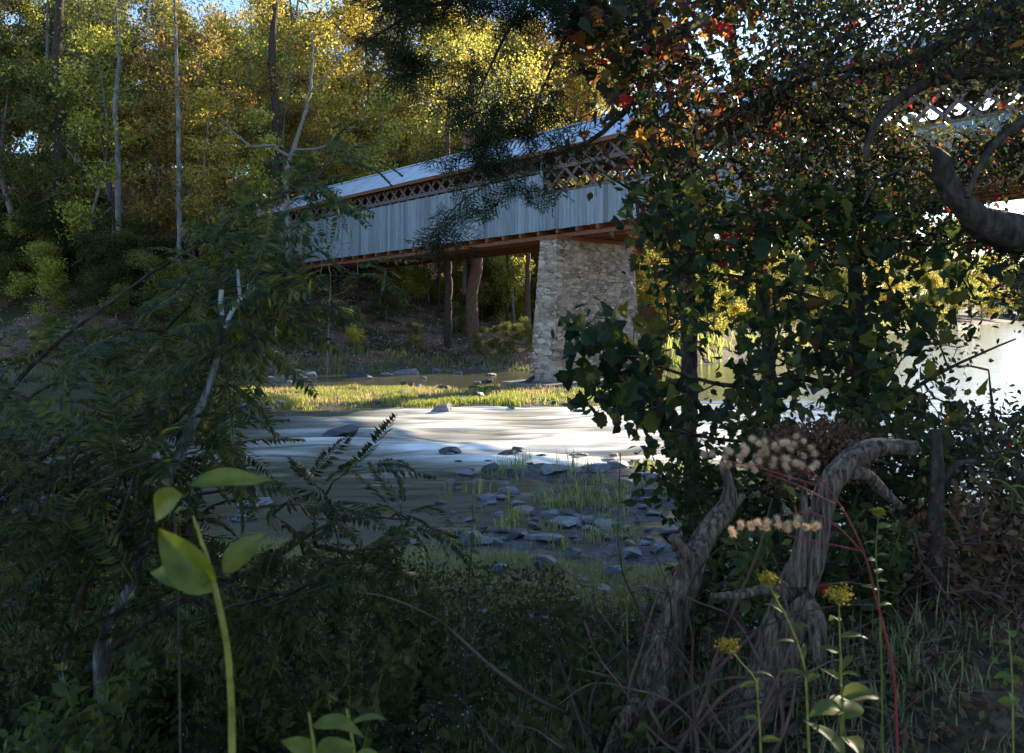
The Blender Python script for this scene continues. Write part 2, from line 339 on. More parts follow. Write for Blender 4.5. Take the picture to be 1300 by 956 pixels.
def groundmat():
    m, t, o = mat_new('ground_soil_and_leaf_litter'); L = t.links.new
    tc = N(t, "ShaderNodeTexCoord")
    n1 = N(t, "ShaderNodeTexNoise", i_Scale=.35, i_Detail=5, i_Roughness=.6); L(tc.outputs["Object"], n1.inputs[0])
    n2 = N(t, "ShaderNodeTexNoise", i_Scale=9, i_Detail=8, i_Roughness=.75); L(tc.outputs["Object"], n2.inputs[0])
    c1 = ramp(t, [(.34, (.035, .022, .014)), (.5, (.16, .09, .06)), (.66, (.36, .24, .17))]); L(n2.outputs[0], c1.inputs[0])
    c2 = ramp(t, [(.3, (.02, .026, .010)), (.7, (.06, .065, .022))]); L(n2.outputs[0], c2.inputs[0])
    f = ramp(t, [(.45, (0, 0, 0)), (.56, (1, 1, 1))]); L(n1.outputs[0], f.inputs[0])
    mx = N(t, "ShaderNodeMixRGB"); L(f.outputs[0], mx.inputs[0]); L(c1.outputs[0], mx.inputs[1]); L(c2.outputs[0], mx.inputs[2])
    sx = N(t, "ShaderNodeSeparateXYZ"); L(tc.outputs["Object"], sx.inputs[0])
    hz = N(t, "ShaderNodeMapRange", i_From_Min=.12, i_From_Max=.45, i_To_Min=1, i_To_Max=0); L(sx.outputs[2], hz.inputs[0])
    c3 = ramp(t, [(.3, (.035, .032, .026)), (.5, (.11, .10, .085)), (.72, (.24, .22, .19))]); L(n2.outputs[0], c3.inputs[0])
    m2 = N(t, "ShaderNodeMixRGB"); L(hz.outputs[0], m2.inputs[0]); L(mx.outputs[0], m2.inputs[1]); L(c3.outputs[0], m2.inputs[2])
    b = N(t, "ShaderNodeBsdfPrincipled", i_Roughness=.9); L(m2.outputs[0], b.inputs["Base Color"]); b.inputs["Specular IOR Level"].default_value = .15
    bp = N(t, "ShaderNodeBump", i_Strength=.8, i_Distance=.08); L(n2.outputs[0], bp.inputs["Height"]); L(bp.outputs[0], b.inputs["Normal"])
    L(b.outputs[0], o.inputs[0]); return m
M['ground'] = groundmat()
def watermat():
    m, t, o = mat_new('river_water'); L = t.links.new
    tc = N(t, "ShaderNodeTexCoord"); mp = N(t, "ShaderNodeMapping"); mp.inputs[3].default_value = (.22, 1.15, 1); L(tc.outputs["Object"], mp.inputs[0])
    nz = N(t, "ShaderNodeTexNoise", i_Scale=1.2, i_Detail=3, i_Roughness=.5, i_Distortion=.9); L(mp.outputs[0], nz.inputs[0])
    at = N(t, "ShaderNodeAttribute", attribute_name="foam_and_sun")
    mr = N(t, "ShaderNodeMapRange", i_From_Min=.22, i_From_Max=.58); L(nz.outputs[0], mr.inputs[0])
    mm = N(t, "ShaderNodeMath", operation='MULTIPLY', use_clamp=True); L(at.outputs["Fac"], mm.inputs[0]); L(mr.outputs[0], mm.inputs[1])
    c = N(t, "ShaderNodeMixRGB"); c.inputs[1].default_value = (.085, .080, .050, 1); c.inputs[2].default_value = (.88, .82, .68, 1); L(mm.outputs[0], c.inputs[0])  # foam end of the mix, warm sunlight put into its cream colour
    b = N(t, "ShaderNodeBsdfPrincipled", i_IOR=1.33); L(c.outputs[0], b.inputs["Base Color"])
    rr = N(t, "ShaderNodeMapRange", i_To_Min=.16, i_To_Max=.6); L(mm.outputs[0], rr.inputs[0]); L(rr.outputs[0], b.inputs["Roughness"])
    bp = N(t, "ShaderNodeBump", i_Strength=.35, i_Distance=.10); L(nz.outputs[0], bp.inputs["Height"]); L(bp.outputs[0], b.inputs["Normal"])
    L(b.outputs[0], o.inputs[0]); return m
M['water'] = watermat()

# ------------------------------------------------------------------ terrain
FX = [-400, -60, -30, -17, 0, 9.2, 14.8, 27.7, 51, 108, 195, 420]
FY = [70, 52, 47, 49, 52.7, 54, 59, 79, 118, 200, 305, 560]
NX = [-400, -60, -40, -15, -7, -2, 2, 5, 8, 14, 19, 28, 40, 60, 120, 300, 500]
NY = [26, 22, 20, 16.0, 14.2, 12.6, 12.0, 12.8, 15, 18.5, 23.5, 37, 55, 80, 150, 240, 350]
def far(x): return np.interp(x, FX, FY)
def near(x): return np.interp(x, NX, NY)
def island(x, y):
    e = fbm(x * .45, y * .45, 31, 3) * 3.2
    return sst(-15, -12.5, x) * (1 - sst(4.5, 7.5, x)) * sst(31.2, 33.2, y + e * .4) * (1 - sst(38.5, 42, y + e))
def shal(x, y):
    e = fbm(x * .6, y * .6, 41, 3)
    return sst(-3.5, .5, x + e) * sst(10.5, 12.5, y) * (1 - sst(19, 22.5, y + e * 3 - x * .12)) * (1 - sst(8, 11, x))
def H(x, y):
    x = np.asarray(x, float); y = np.asarray(y, float)
    wob = fbm(x * .22, y * .22, 3, 3) * 1.6
    sf = y - far(x) + wob; sn = near(x) - y + wob * .5
    k = np.interp(x, [-60, -30, -18, -4, 15, 60], [.62, .55, .36, .17, .10, .06]); Hm = np.interp(x, [-80, -25, 0, 20, 200], [42, 30, 11, 7, 12])
    sp = np.maximum(sf, 0)
    hf = .8 * sst(0, 2.5, sf) + Hm * (1 - np.exp(-np.maximum(sp - 1.5, 0) * k / Hm)) + .35 * fbm(x * .3, y * .3, 9) * sst(0, 5, sp)
    hf = hf + np.maximum(sp - 150, 0) * .02
    np_ = np.maximum(sn, 0)
    hn = .06 * sst(0, 1.2, sn) + 2.5 * (1 - np.exp(-np_ * .23 / 2.5)) * 1.12 + .10 * fbm(x * .9, y * .9, 13) * sst(0, 2, np_)
    hn = hn + .62 * np.exp(-(((x - 3.6) / 2.2) ** 2 + ((y - 5.8) / 1.9) ** 2))
    hn = hn + .85 * np.exp(-(((x - 1.7) / 1.7) ** 2 + ((y - 3.4) / 1.7) ** 2)) + .35 * np.exp(-((x / 2.5) ** 2 + (y / 2.2) ** 2))
    d = np.minimum(-sf, -sn)
    bed = -.55 * sst(0, 2.0, d) + .12 * fbm(x * .5, y * .5, 21)
    isl = island(x, y); bed = bed * (1 - isl) + isl * (.07 + .10 * fbm(x * .9, y * .9, 22))
    sh = shal(x, y); bed = bed * (1 - sh) + sh * (.02 + .22 * fbm(x * .9, y * 1.6, 23, 4))
    return np.where(sf > 0, hf + bed * 0, np.where(sn > 0, hn, bed))
def graded(lo, hi, a, b, fine, g=1.12):
    v = list(np.arange(a, b + fine, fine)); s = fine; x = a; L = []
    while x > lo: s *= g; x -= s; L.append(max(x, lo))
    s = fine; x = v[-1]; R = []
    while x < hi: s *= g; x += s; R.append(min(x, hi))
    return np.array(L[::-1] + v + R)
def sheet(name, xs, ys, hf, mat, kind='structure'):
    X, Y = np.meshgrid(xs, ys); Z = hf(X, Y)
    V = np.stack([X, Y, Z], -1).reshape(-1, 3); nx = len(xs); i = np.arange(len(ys) - 1)[:, None] * nx + np.arange(nx - 1)[None]
    F = np.stack([i, i + 1, i + nx + 1, i + nx], -1).reshape(-1, 4)
    g = Geo(); g.add(V, F, 0, True); o = g.obj(name, mat); o["kind"] = kind; return o, V
sheet('ground', graded(-1400, 1400, -24, 18, .16, 1.10), graded(-60, 2200, 0, 62, .16, 1.10), H, M['ground'])
def sunlit_rapid(x, y):  # real foam, but its mask also paints the sunlit band of water white
    e = fbm(x * .25, y * .25, 51, 3)
    r = sst(-14, -4, x) * (1 - sst(7, 11, x)) * sst(19, 23.5, y + e * 2.5) * (1 - sst(31.5, 34, y + e * 2))
    return r * np.clip(.14 + .7 * e + .9 * sst(-9, -1, x), 0, 1)
def WH(x, y):
    r = sst(-22, -8, x) * (1 - sst(14, 22, x)) * sst(15, 19, y) * (1 - sst(33, 36, y))
    a = fbm(x * .30 + y * .1, y * 1.0, 61, 2); b = fbm(x * .8, y * 3.0, 66, 2)
    return r * (.16 * a + .035 * b) + .006 * b * (y < 60)
wo, WV = sheet('river_water', graded(-1300, 1300, -16, 14, .12, 1.14), graded(5, 2000, 12, 44, .09, 1.14), WH, M['water'])
at = wo.data.attributes.new("foam_and_sun", 'FLOAT', 'POINT')
crest = np.clip((WH(WV[:, 0], WV[:, 1]) + .05) / .12, 0, 1)
at.data.foreach_set("value", (np.clip(sunlit_rapid(WV[:, 0], WV[:, 1]) * (.40 + 1.4 * crest), 0, 1)).astype(np.float32))

# ------------------------------------------------------------------ covered bridge
d3 = nrm(np.array([-1.005, 1, -.037])); dh = nrm(np.array([d3[0], d3[1], 0])); nr = np.array([-dh[1], dh[0], 0]); nr = nr if nr[1] < 0 else -nr
back = -nr; UP = np.array([0, 0, 1.])
B0 = np.array([1.68, 42, CZ + 4.33])            # bottom of the siding at the step between high and low boards
def BP(t, b=0, z=0): return B0 + d3 * t + back * b + UP * z
T0, T1, BW = -46.0, 35.0, 5.4
bridge = empty('covered_bridge', BP(-5) * [1, 1, 0] + [0, 0, 7.9], 'long grey-boarded covered bridge with lattice openings and a metal roof over the river', 'covered bridge')
def bobj(g, name, m): return g.obj(name, m, bridge)
r = np.random.default_rng(3)
def siding(ta, tb, zt, b, name, face):
    g = Geo(); t = ta
    while t < tb:
        w_ = .27 + r.uniform(-.02, .02); off = r.uniform(0, .018) * face
        z0 = -.04 + r.uniform(-.02, .01)
        obox(g, BP(t, b + off, z0), d3 * (w_ - .013), back * .03, UP * (zt - z0 + r.uniform(-.005, .005))); t += w_
    return bobj(g, name, M['siding'])
siding(.02, T1, 2.98, -.05, 'siding', -1); siding(T0, -.02, 1.85, -.055, 'siding', -1)
siding(T0, T1, 2.4, BW + .02, 'siding', 1)
g = Geo()
obox(g, BP(0, -.09, -.04), d3 * .14, back * .1, UP * 4.15); bobj(g, 'corner_board', M['siding'])
g = Geo(); obox(g, BP(T0, -.1, 1.86), -d3 * T0 - d3 * .02, back * .09, UP * .09); bobj(g, 'sill_rail', M['lath'])
for b in (.06, BW - .12):       # town-lattice trusses
    g = Geo(); zb, zt = .25, 4.15; hh = zt - zb; sp = .95; wd = .15
    for sgn, bo in ((1, 0), (-1, .055)):
        t = T0 - 2
        while t < T1:
            a = BP(t if sgn > 0 else t + hh, b + bo, zb); e = BP(t + hh if sgn > 0 else t, b + bo, zt)
            if t > T0 and t + hh < T1:
                ax = e - a; s = nrm(np.cross(ax, back)) * wd; obox(g, a - s / 2, ax, s, back * .05)
            t += sp
    bobj(g, 'lattice', M['lath'])
    g = Geo()
    for z in (.05, 1.1, 3.1, 4.0):
        obox(g, BP(T0, b - .06, z), d3 * (T1 - T0), back * .05, UP * .22); obox(g, BP(T0, b + .12, z), d3 * (T1 - T0), back * .05, UP * .22)
    bobj(g, 'chord', M['lath'])
g = Geo(); t = T0                # deck planks
while t < T1:
    obox(g, BP(t, .12, .02), d3 * .27, back * (BW - .2), UP * .06); t += .28
bobj(g, 'deck', M['timber'])
t = T0 + .4
n = 0
while t < T1:                    # floor beams
    g = Geo(); obox(g, BP(t, -.02, -.27), d3 * .16, back * (BW + .1), UP * .285); bobj(g, 'floor_beam', M['timber']); t += 1.35; n += 1
for b in (.25, 1.6, 2.7, 3.8, BW - .4):
    g = Geo(); obox(g, BP(T0, b, -.47), d3 * (T1 - T0), back * .16, UP * .195); bobj(g, 'stringer', M['timber'])
# roof: sheets with standing seams on both slopes
rise, ov = 1.9, .42; half = BW / 2
for s in (0, 1):
    g = Geo(); t = T0 - .5
    eb = -ov if s == 0 else BW + ov; rb = half
    ez = 4.12; rz = ez + rise
    while t < T1 + .5:
        w_ = .62; o = BP(t, eb, ez); sl_ = BP(t, rb, rz) - o; nn = nrm(np.cross(d3, sl_)); nn = nn if nn[2] > 0 else -nn
        dz = r.uniform(-.006, .006)
        obox(g, o + nn * dz, d3 * (w_ - .006), sl_, nn * .03)
        obox(g, o + nn * (.031 + dz), d3 * .05, sl_ * .995, nn * .035)
        t += w_
    bobj(g, 'roof', M['roof'])
g = Geo(); obox(g, BP(T0 - .5, half - .16, 4.12 + rise + .02), d3 * (T1 - T0 + 1), back * .32, UP * .06); bobj(g, 'ridge_cap', M['roof'])
g = Geo()
for s in (0, 1):
    b = -ov + .02 if s == 0 else BW + ov - .06
    obox(g, BP(T0 - .5, b, 3.93), d3 * (T1 - T0 + 1), back * .04, UP * .18)
bobj(g, 'fascia', M['timber'])
g = Geo(); t = T0
while t < T1:                    # rafters and tie beams
    for s in (0, 1):
        o = BP(t, -ov + .05 if s == 0 else BW + ov - .05, 3.99); e = BP(t, half, 3.97 + rise)
        obox(g, o, d3 * .08, e - o, UP * .13)
    obox(g, BP(t, 0, 3.82), d3 * .09, back * BW, UP * .12)
    t += .9
bobj(g, 'rafters', M['timber'])
g = Geo()
for tt in (T0, T1):
    g = Geo()
    V = [BP(tt, 0, 4.1), BP(tt, BW, 4.1), BP(tt, half, 4.1 + rise - .1)]
    V += [v + d3 * (.05 if tt > 0 else -.05) for v in V]; g.add(V, [(0, 1, 2), (5, 4, 3), (0, 3, 4, 1), (1, 4, 5, 2), (2, 5, 3, 0)]); bobj(g, 'gable', M['siding'])

# stone piers
def pier(name, t, zt, zb, wt, wb, lt, lb, label, off=-.35, foot=True):
    c = BP(t, BW / 2, 0) * [1, 1, 0]
    root = empty(name, c + [0, 0, zb], label, 'bridge pier', 'stone piers under the bridge')
    g = Geo(); nz = int((zt - zb) / .09)
    rr = np.random.default_rng(5)
    for f in range(4):
        m = 20 if f % 2 == 0 else 60
        U, Wz = np.meshgrid(np.linspace(0, 1, m + 1), np.linspace(0, 1, nz + 1))
        wd = (wb + (wt - wb) * Wz) / 2; ln = (lb + (lt - lb) * Wz) / 2
        z = zb + (zt - zb) * Wz
        # f0: near end (faces upstream camera), f1: right long side, f2: far end, f3: left long side
        a = {0: (wd * (U * 2 - 1), -ln), 1: (-wd * 1, ln * (U * 2 - 1)), 2: (wd * (1 - 2 * U), ln), 3: (wd, ln * (1 - 2 * U))}[f]
        al, bk = np.broadcast_to(a[0], U.shape), np.broadcast_to(a[1], U.shape)
        u = al * 1.0 + bk
        row = np.floor(z / .24); cell = np.floor(u / .42 + row * .37 + .15 * np.sin(row * 7))
        amp = (.018 + .035 * (1 - Wz)) * np.minimum(1, np.minimum(U, 1 - U) * 30 + .35)
        dsp = (_h(cell, row + f * 50, 77) - .5) * 2 * amp + fbm(u * 5, z * 5, 78, 3) * .03
        ex = {0: (0, -1), 1: (-1, 0), 2: (0, 1), 3: (1, 0)}[f]
        al = al + ex[0] * dsp; bk = bk + ex[1] * dsp
        edge = np.minimum(U, 1 - U) < 1e-6
        P = c[None, None] + dh * al[..., None] + back * bk[..., None] + UP * z[..., None]
        i = np.arange(nz)[:, None] * (m + 1) + np.arange(m)[None]
        g.add(P.reshape(-1, 3), np.stack([i, i + 1, i + m + 2, i + m + 1], -1).reshape(-1, 4), 0)
    g.obj('shaft', M['pier'], root)
    g = Geo(); o = c - dh * (wt / 2 + .06) - back * (lt / 2 + .06) + UP * (zt - .01)
    obox(g, o, dh * (wt + .12), back * (lt + .12), UP * .22); g.obj('bearing_cap', M['timber'], root)
    if foot:
        g = Geo(); o = c - dh * (wb / 2 + .7) - back * (lb / 2 + 1.4) + UP * -.5
        obox(g, o, dh * (wb + 1.3), back * (lb + 2.2), UP * .82); g.obj('footing', M['concrete'], root)
pier('stone_pier', -.9, CZ + 3.72, -.4, 1.15, 1.95, 6.6, 7.6, 'tall tapering rubble stone pier standing in the river under the bridge')
pier('stone_abutment', T1 - 1.2, 6.7, 3, 2.2, 2.6, 6.2, 6.6, 'stone abutment under the wooded far end of the bridge', foot=False)
pier('stone_pier', -33, CZ + 4.9, 0.2, 1.3, 2.0, 6.6, 7.4, 'stone pier carrying the near end of the bridge beyond the oak', foot=False)
# ------------------------------------------------------------------ leaf shapes (x side, y along, z normal)
LEAF4 = ([(0, 0, 0), (.30, .5, .06), (0, 1, 0), (-.30, .5, .06)], [(0, 1, 2, 3)])
LEAF6 = ([(0, 0, 0), (.2, .25, .05), (.24, .55, .06), (0, 1, -.05), (-.24, .55, .06), (-.2, .25, .05), (0, .5, 0)], [(0, 1, 2, 6), (6, 2, 3), (0, 6, 4, 5), (6, 3, 4)])
_lb = [(0, 0), (.16, -.02), (.40, .05), (.40, .20), (.58, .40), (.44, .50), (.42, .64), (.24, .68), (.16, .84), (0, 1.02)]
_V = [(x, y, abs(x) * .45 - y * y * .25) for x, y in _lb] + [(-x, y, abs(x) * .45 - y * y * .25) for x, y in _lb[1:-1]][::-1]
LOBED = (_V, [tuple([0] + list(range(1, 10))), tuple([0] + list(range(9, len(_V))))])
def star():
    pts = []; 
    for k, L in zip(range(5), (.62, .9, 1.0, .9, .62)):
        a = radians(90 + (2 - k) * 52) ; pts.append((cos(a) * L * .62, .35 + sin(a) * L * .62))
        if k < 4:
            a2 = radians(90 + (1.5 - k) * 52); pts.append((cos(a2) * .26, .35 + sin(a2) * .26))
    V = [(0, 0, 0), (0, .35, .0)] + [(-x if False else x, y, .10 - .30 * abs(x) - .2 * y * y) for x, y in pts]
    F = [(1, i, i + 1) for i in range(2, len(V) - 1)] + [(0, 2, 1), (0, 1, len(V) - 1)]
    return V, F
STAR = star()
NEEDLE = ([(-.05, 0, 0), (.05, 0, 0), (0, 1, 0)], [(0, 1, 2)])
def frond_T(pairs, droop, ll, seed):
    r = random.Random(seed); V = []; F = []
    def rach(y): return np.array([0, y * (1 - droop * .25 * y), -droop * y * y * .55])
    for i in range(5):
        a, b = rach(i / 5), rach((i + 1) / 5); k = len(V); wd = .010 * (1 - i / 6)
        V += [a + [-wd, 0, 0], a + [wd, 0, 0], b + [wd * .8, 0, 0], b + [-wd * .8, 0, 0]]; F.append((k, k + 1, k + 2, k + 3))
    for p in range(pairs):
        y = .14 + .84 * p / pairs; L = ll * (math.sin(pi * min(1, .22 + .78 * p / pairs)) ** .5) * r.uniform(.85, 1.1); L = max(L, ll * .4)
        for s in (-1, 1):
            if r.random() < .05: continue
            o = rach(y + r.uniform(-.006, .006)); a = radians(r.uniform(58, 74)); dz = r.uniform(-.55, -.05)
            dd = nrm(np.array([s * sin(a), cos(a), dz])); side = nrm(np.cross(dd, [0, 0, 1.])) * ll * .125
            k = len(V); V += [o, o + dd * L * .45 + side, o + dd * L + [0, 0, -.02], o + dd * L * .45 - side]; F.append((k, k + 1, k + 2, k + 3))
    return [tuple(v) for v in V], F
FRONDS = [frond_T(20, .5, .19, 1), frond_T(24, .9, .16, 2), frond_T(18, .25, .20, 3), frond_T(26, 1.1, .15, 4)]
def spray_T(seed):     # a flat spray of cedar scale twigs
    r = random.Random(seed); V = []; F = []
    def nd(o, dd, L, wd):
        s = nrm(np.cross(dd, [0.1, .1, 1.])) * wd; k = len(V); V.extend([o - s, o + s, o + dd * L]); F.append((k, k + 1, k + 2))
    ax = np.array([0, 1., 0]); nd(np.zeros(3), ax, 1, .012)
    for i in range(12):
        y = .1 + .85 * i / 12; s = 1 if i % 2 else -1; L = .42 * (1 - .6 * y) * r.uniform(.7, 1.2); dd = nrm(np.array([s * .8, .75, r.uniform(-.4, .35)])); o = np.array([0, y, 0])
        nd(o, dd, L, .010)
        for j in range(5):
            q = o + dd * L * (.2 + .17 * j); e = nrm(dd + np.array([r.uniform(-.8, .8), r.uniform(-.2, .8), r.uniform(-.6, .6)])); nd(q, e, .10 * r.uniform(.6, 1.3), .016)
    for j in range(8):
        q = ax * (.3 + .09 * j); nd(q, nrm(np.array([r.uniform(-1, 1), .8, r.uniform(-.6, .6)])), .12, .016)
    return [tuple(v) for v in V], F
SPRAYS = [spray_T(i) for i in range(3)]
def leaves_at(g, tips, r, n, rad, size, T=LEAF4, mat=0, up=.5, svar=.3, hang=-.2):
    k = len(tips) * n
    if k == 0: return
    P = np.repeat(tips, n, 0) + np.clip(r.normal(size=(k, 3)), -1.7, 1.7) * np.array([rad, rad, rad * .75]) * .55
    g.inst(T, P, frames(rdir(k, r, hang), rdir(k, r, up)), size * (1 + r.uniform(-svar, svar, k)), mat)

# ------------------------------------------------------------------ woodland trees (a few kinds, then copies)
def tree_parts(kind, seed):
    """returns (bark geo, leaf geo) for a tree about 20 m tall, base at the origin"""
    r = np.random.default_rng(seed); gb, gl = Geo(), Geo()
    if kind == 'pine':
        Ht = 22; lean = r.uniform(-.5, .5, 2); top = np.array([lean[0], lean[1], Ht])
        limbs = [([(0, 0, -.6), (lean[0] * .3, lean[1] * .3, Ht * .4), top * [.7, .7, .75], top], [.26, .2, .12, .03])]
        tg = []
        for z in np.arange(9, 21.5, .55):
            for _ in range(6):
                a = r.uniform(0, 2 * pi); q = (22.5 - z) * .24 * r.uniform(.6, 1.1); tg.append((cos(a) * q + lean[0] * z / Ht, sin(a) * q + lean[1] * z / Ht, z - .12 * q))
        tips, td = grow(gb, limbs, tg, r, .012, .6, .02, .06, rmax=.06)
        k = len(tips) * 34; P = np.repeat(tips, 34, 0) - np.repeat(td, 34, 0) * r.uniform(0, .8, (k, 1)) + r.normal(size=(k, 3)) * .3
        gl.inst(NEEDLE, P, frames(rdir(k, r, .2), rdir(k, r)), r.uniform(.2, .42, k)); return gb, gl
    spread = {'tall': 4.6, 'broad': 6.2, 'slim': 3.0, 'low': 3.2}[kind]; Ht = {'tall': 20, 'broad': 17, 'slim': 19, 'low': 6.5}[kind]
    cb = {'tall': .18, 'broad': .12, 'slim': .2, 'low': .04}[kind]; r0 = {'tall': .2, 'broad': .27, 'slim': .12, 'low': .07}[kind]
    ln = r.normal(size=2) * Ht * .04; wv = r.normal(size=(3, 2)) * .55 * (1 if Ht > 8 else .3)
    trunk = [(0, 0, -.6), (wv[0, 0] * .5 + ln[0] * .2, wv[0, 1] * .5, Ht * .25), (wv[1, 0] + ln[0] * .5, wv[1, 1] + ln[1] * .5, Ht * .55), (ln[0] + wv[2, 0], ln[1] + wv[2, 1], Ht * .92)]
    limbs = [(trunk, [r0 * 1.25, r0, r0 * .65, r0 * .15])]
    tp = np.array(trunk)
    for k in range(7 if Ht > 8 else 5):
        f = r.uniform(cb * .9 + .03, .75); z = Ht * f; a = k * 2.4 + r.uniform(-.4, .4); o = np.array([np.interp(z, tp[:, 2], tp[:, 0]), np.interp(z, tp[:, 2], tp[:, 1]), z])
        L = spread * r.uniform(.55, .95); e = o + [cos(a) * L, sin(a) * L, L * r.uniform(.5, 1.1)]; m_ = (o + e) / 2 + [0, 0, -.08 * L]
        limbs.append(([o, m_, e], [r0 * .42, r0 * .28, r0 * .08]))
    tg = []; nt_ = {'tall': 460, 'broad': 540, 'slim': 240, 'low': 170}[kind]
    nl_ = {'low': 14}.get(kind, 22); lc = []
    for k in range(nl_):                       # the crown is a heap of uneven lobes with gaps between
        z = r.uniform(cb, .97); a = r.uniform(0, 2 * pi); env = math.sin(pi * min(1, (z - cb) / (1 - cb) * .8 + .18)) ** .7
        q = spread * env * r.uniform(.25, .85); lc.append((np.interp(z * Ht, tp[:, 2], tp[:, 0]) + cos(a) * q, np.interp(z * Ht, tp[:, 2], tp[:, 1]) + sin(a) * q, z * Ht, spread * r.uniform(.20, .36)))
    while len(tg) < nt_:
        x, y, z, q = lc[int(r.integers(nl_))]; v = nrm(r.normal(size=3)) * q * r.uniform(.4, 1); t_ = (x + v[0], y + v[1], z + v[2] * .7)
        if t_[2] > .4: tg.append(t_)
    tips, td = grow(gb, limbs, tg, r, .018, .5, .03, .12, rmax=r0 * .4)
    if kind == 'low': leaves_at(gl, tips, r, 60, .6, .17)
    else: leaves_at(gl, tips, r, 25, .85, .235, svar=.5)
    return gb, gl
VAR = {}
_s = 100
for kind, n in (('tall', 3), ('broad', 3), ('slim', 2), ('pine', 1), ('low', 3)):
    VAR[kind] = []
    for k in range(n):
        _s += 1; gb, gl = tree_parts(kind, _s); VAR[kind].append((gb, gl))
MESHC = {}
def tree_mesh(kind, v, leafm, barkm):
    key = (kind, v, leafm, barkm)
    if key not in MESHC:
        gb, gl = VAR[kind][v]; MESHC[key] = (gb.mesh('trunk', M[barkm]), gl.mesh('crown', M[leafm]))
    return MESHC[key]
def place_tree(name, kind, v, leafm, barkm, x, y, sc, label, cat='tree', group=None, rz=None, zs=1, dz=0):
    mt, mc = tree_mesh(kind, v % len(VAR[kind]), leafm, barkm); z = float(H(x, y)) + dz
    o = empty(name, (x, y, z), label, cat, group); o.scale = (sc, sc, sc * zs); o.rotation_euler.z = rng.uniform(0, 6.28) if rz is None else rz
    for nme, me in (('trunk', mt), ('crown', mc)):
        c = bpy.data.objects.new(nme, me); C.objects.link(c); c.parent = o
    return o
R_ = np.random.default_rng(21)
def zone(px):
    return ('at the far left edge of the woods' if px < 90 else 'beside the pale hillside trunks' if px < 230 else 'above the far end of the bridge roof' if px < 420
            else 'over the middle of the bridge roof' if px < 600 else 'beside the overhanging cedar' if px < 760 else 'behind the pier, right of the cedar' if px < 1000 else 'across the river at the far right')
DESC = {'cedar': 'dark needled', 'gold': 'golden-leaved', 'ygreen': 'yellow-green', 'orange': 'orange-tinted', 'green': 'mid-green', 'deep': 'dark green'}
def wood(px, D, kind, leafm, sc, zs=1, barkm=None, label=None, name=None, row='tall'):
    x = (px - 650) / 1000 * D
    nm = name or {'tall': 'hardwood_tree', 'broad': 'broadleaf_tree', 'slim': 'slender_tree', 'pine': 'pine_tree', 'low': 'woodland_shrub'}[kind]
    kd = {'tall': 'hardwood', 'broad': 'spreading broadleaf', 'slim': 'slender hardwood', 'pine': 'pine', 'low': 'shrub'}[kind]
    barkm = barkm or ['bark', 'greybark', 'greybark'][int(R_.integers(3))]; dist = '' if D < 75 else 'deep in the woods ' if D < 150 else 'on the distant bank '
    lb = label or f"{DESC[leafm]} {kd} {dist}{zone(px)}"
    return place_tree(nm, kind, int(R_.integers(3)), leafm, barkm, x, D, sc, lb, 'shrub' if kind == 'low' else 'tree', ('shrubs ' if kind == 'low' else 'trees ') + zone(px), zs=zs)
# front rows on the far bank, left to right
for px, D, k, lm, sc in [(-150, 58, 'broad', 'deep', 1.1), (-60, 62, 'tall', 'green', 1.15), (20, 60, 'broad', 'green', .95), (95, 66, 'tall', 'ygreen', 1.1), (175, 72, 'tall', 'green', 1.1),
                         (235, 68, 'slim', 'orange', 1.1), (270, 74, 'tall', 'gold', 1.15), (325, 76, 'broad', 'ygreen', 1.1), (385, 78, 'tall', 'gold', 1.1), (350, 88, 'tall', 'gold', 1.2),
                         (450, 76, 'broad', 'gold', .95), (500, 84, 'tall', 'ygreen', 1.05), (545, 74, 'slim', 'gold', .95), (590, 82, 'broad', 'gold', 1.0), (650, 78, 'tall', 'gold', .9), (700, 86, 'broad', 'orange', .95),
                         (740, 74, 'slim', 'ygreen', .8), (-10, 74, 'tall', 'orange', 1.1), (140, 84, 'broad', 'orange', 1.1), (210, 92, 'tall', 'ygreen', 1.2), (430, 92, 'slim', 'ygreen', 1.2), (620, 94, 'tall', 'orange', .95),
                         (60, 82, 'pine', 'cedar', 1.15), (590, 70, 'pine', 'cedar', .92), (305, 66, 'slim', 'orange', .9), (120, 58, 'slim', 'green', .8)]:
    wood(px, D, k, lm, sc)
for i in range(16):
    px = [30, 110, 190, 255, 285, 320, 372, 402, 440, 478, 520, 556, 625, 655, 690, 725][i]
    wood(px, R_.uniform(56, 66) if px < 330 else R_.uniform(64, 72), 'slim', ['gold', 'ygreen', 'orange', 'gold'][i % 4], R_.uniform(.85, 1.1) * (1 if px < 560 else .8), barkm=['greybark', 'palebark', 'bark'][i % 3], label=f"{['golden-leaved', 'yellow-green', 'rust-tinted', 'sparse golden'][i % 4]} slim {['grey', 'pale', 'dark'][i % 3]}-trunked tree {zone(px)}")
for px, D, k, lm, sc in [(470, 90, 'tall', 'gold', 1.6), (530, 88, 'tall', 'ygreen', 1.6), (580, 84, 'broad', 'gold', 1.75), (628, 82, 'tall', 'gold', 1.55), (672, 86, 'broad', 'ygreen', 1.75), (705, 80, 'tall', 'orange', 1.5), (745, 84, 'tall', 'gold', 1.5), (785, 86, 'tall', 'gold', 1.35), (818, 92, 'slim', 'ygreen', 1.25), (400, 96, 'tall', 'gold', 1.7), (350, 100, 'tall', 'ygreen', 1.7), (640, 96, 'pine', 'cedar', 1.6), (500, 100, 'broad', 'orange', 1.8), (730, 100, 'broad', 'gold', 1.9), (600, 104, 'broad', 'gold', 2.0), (850, 98, 'tall', 'ygreen', 1.1)]:
    wood(px, D, k, lm, sc)
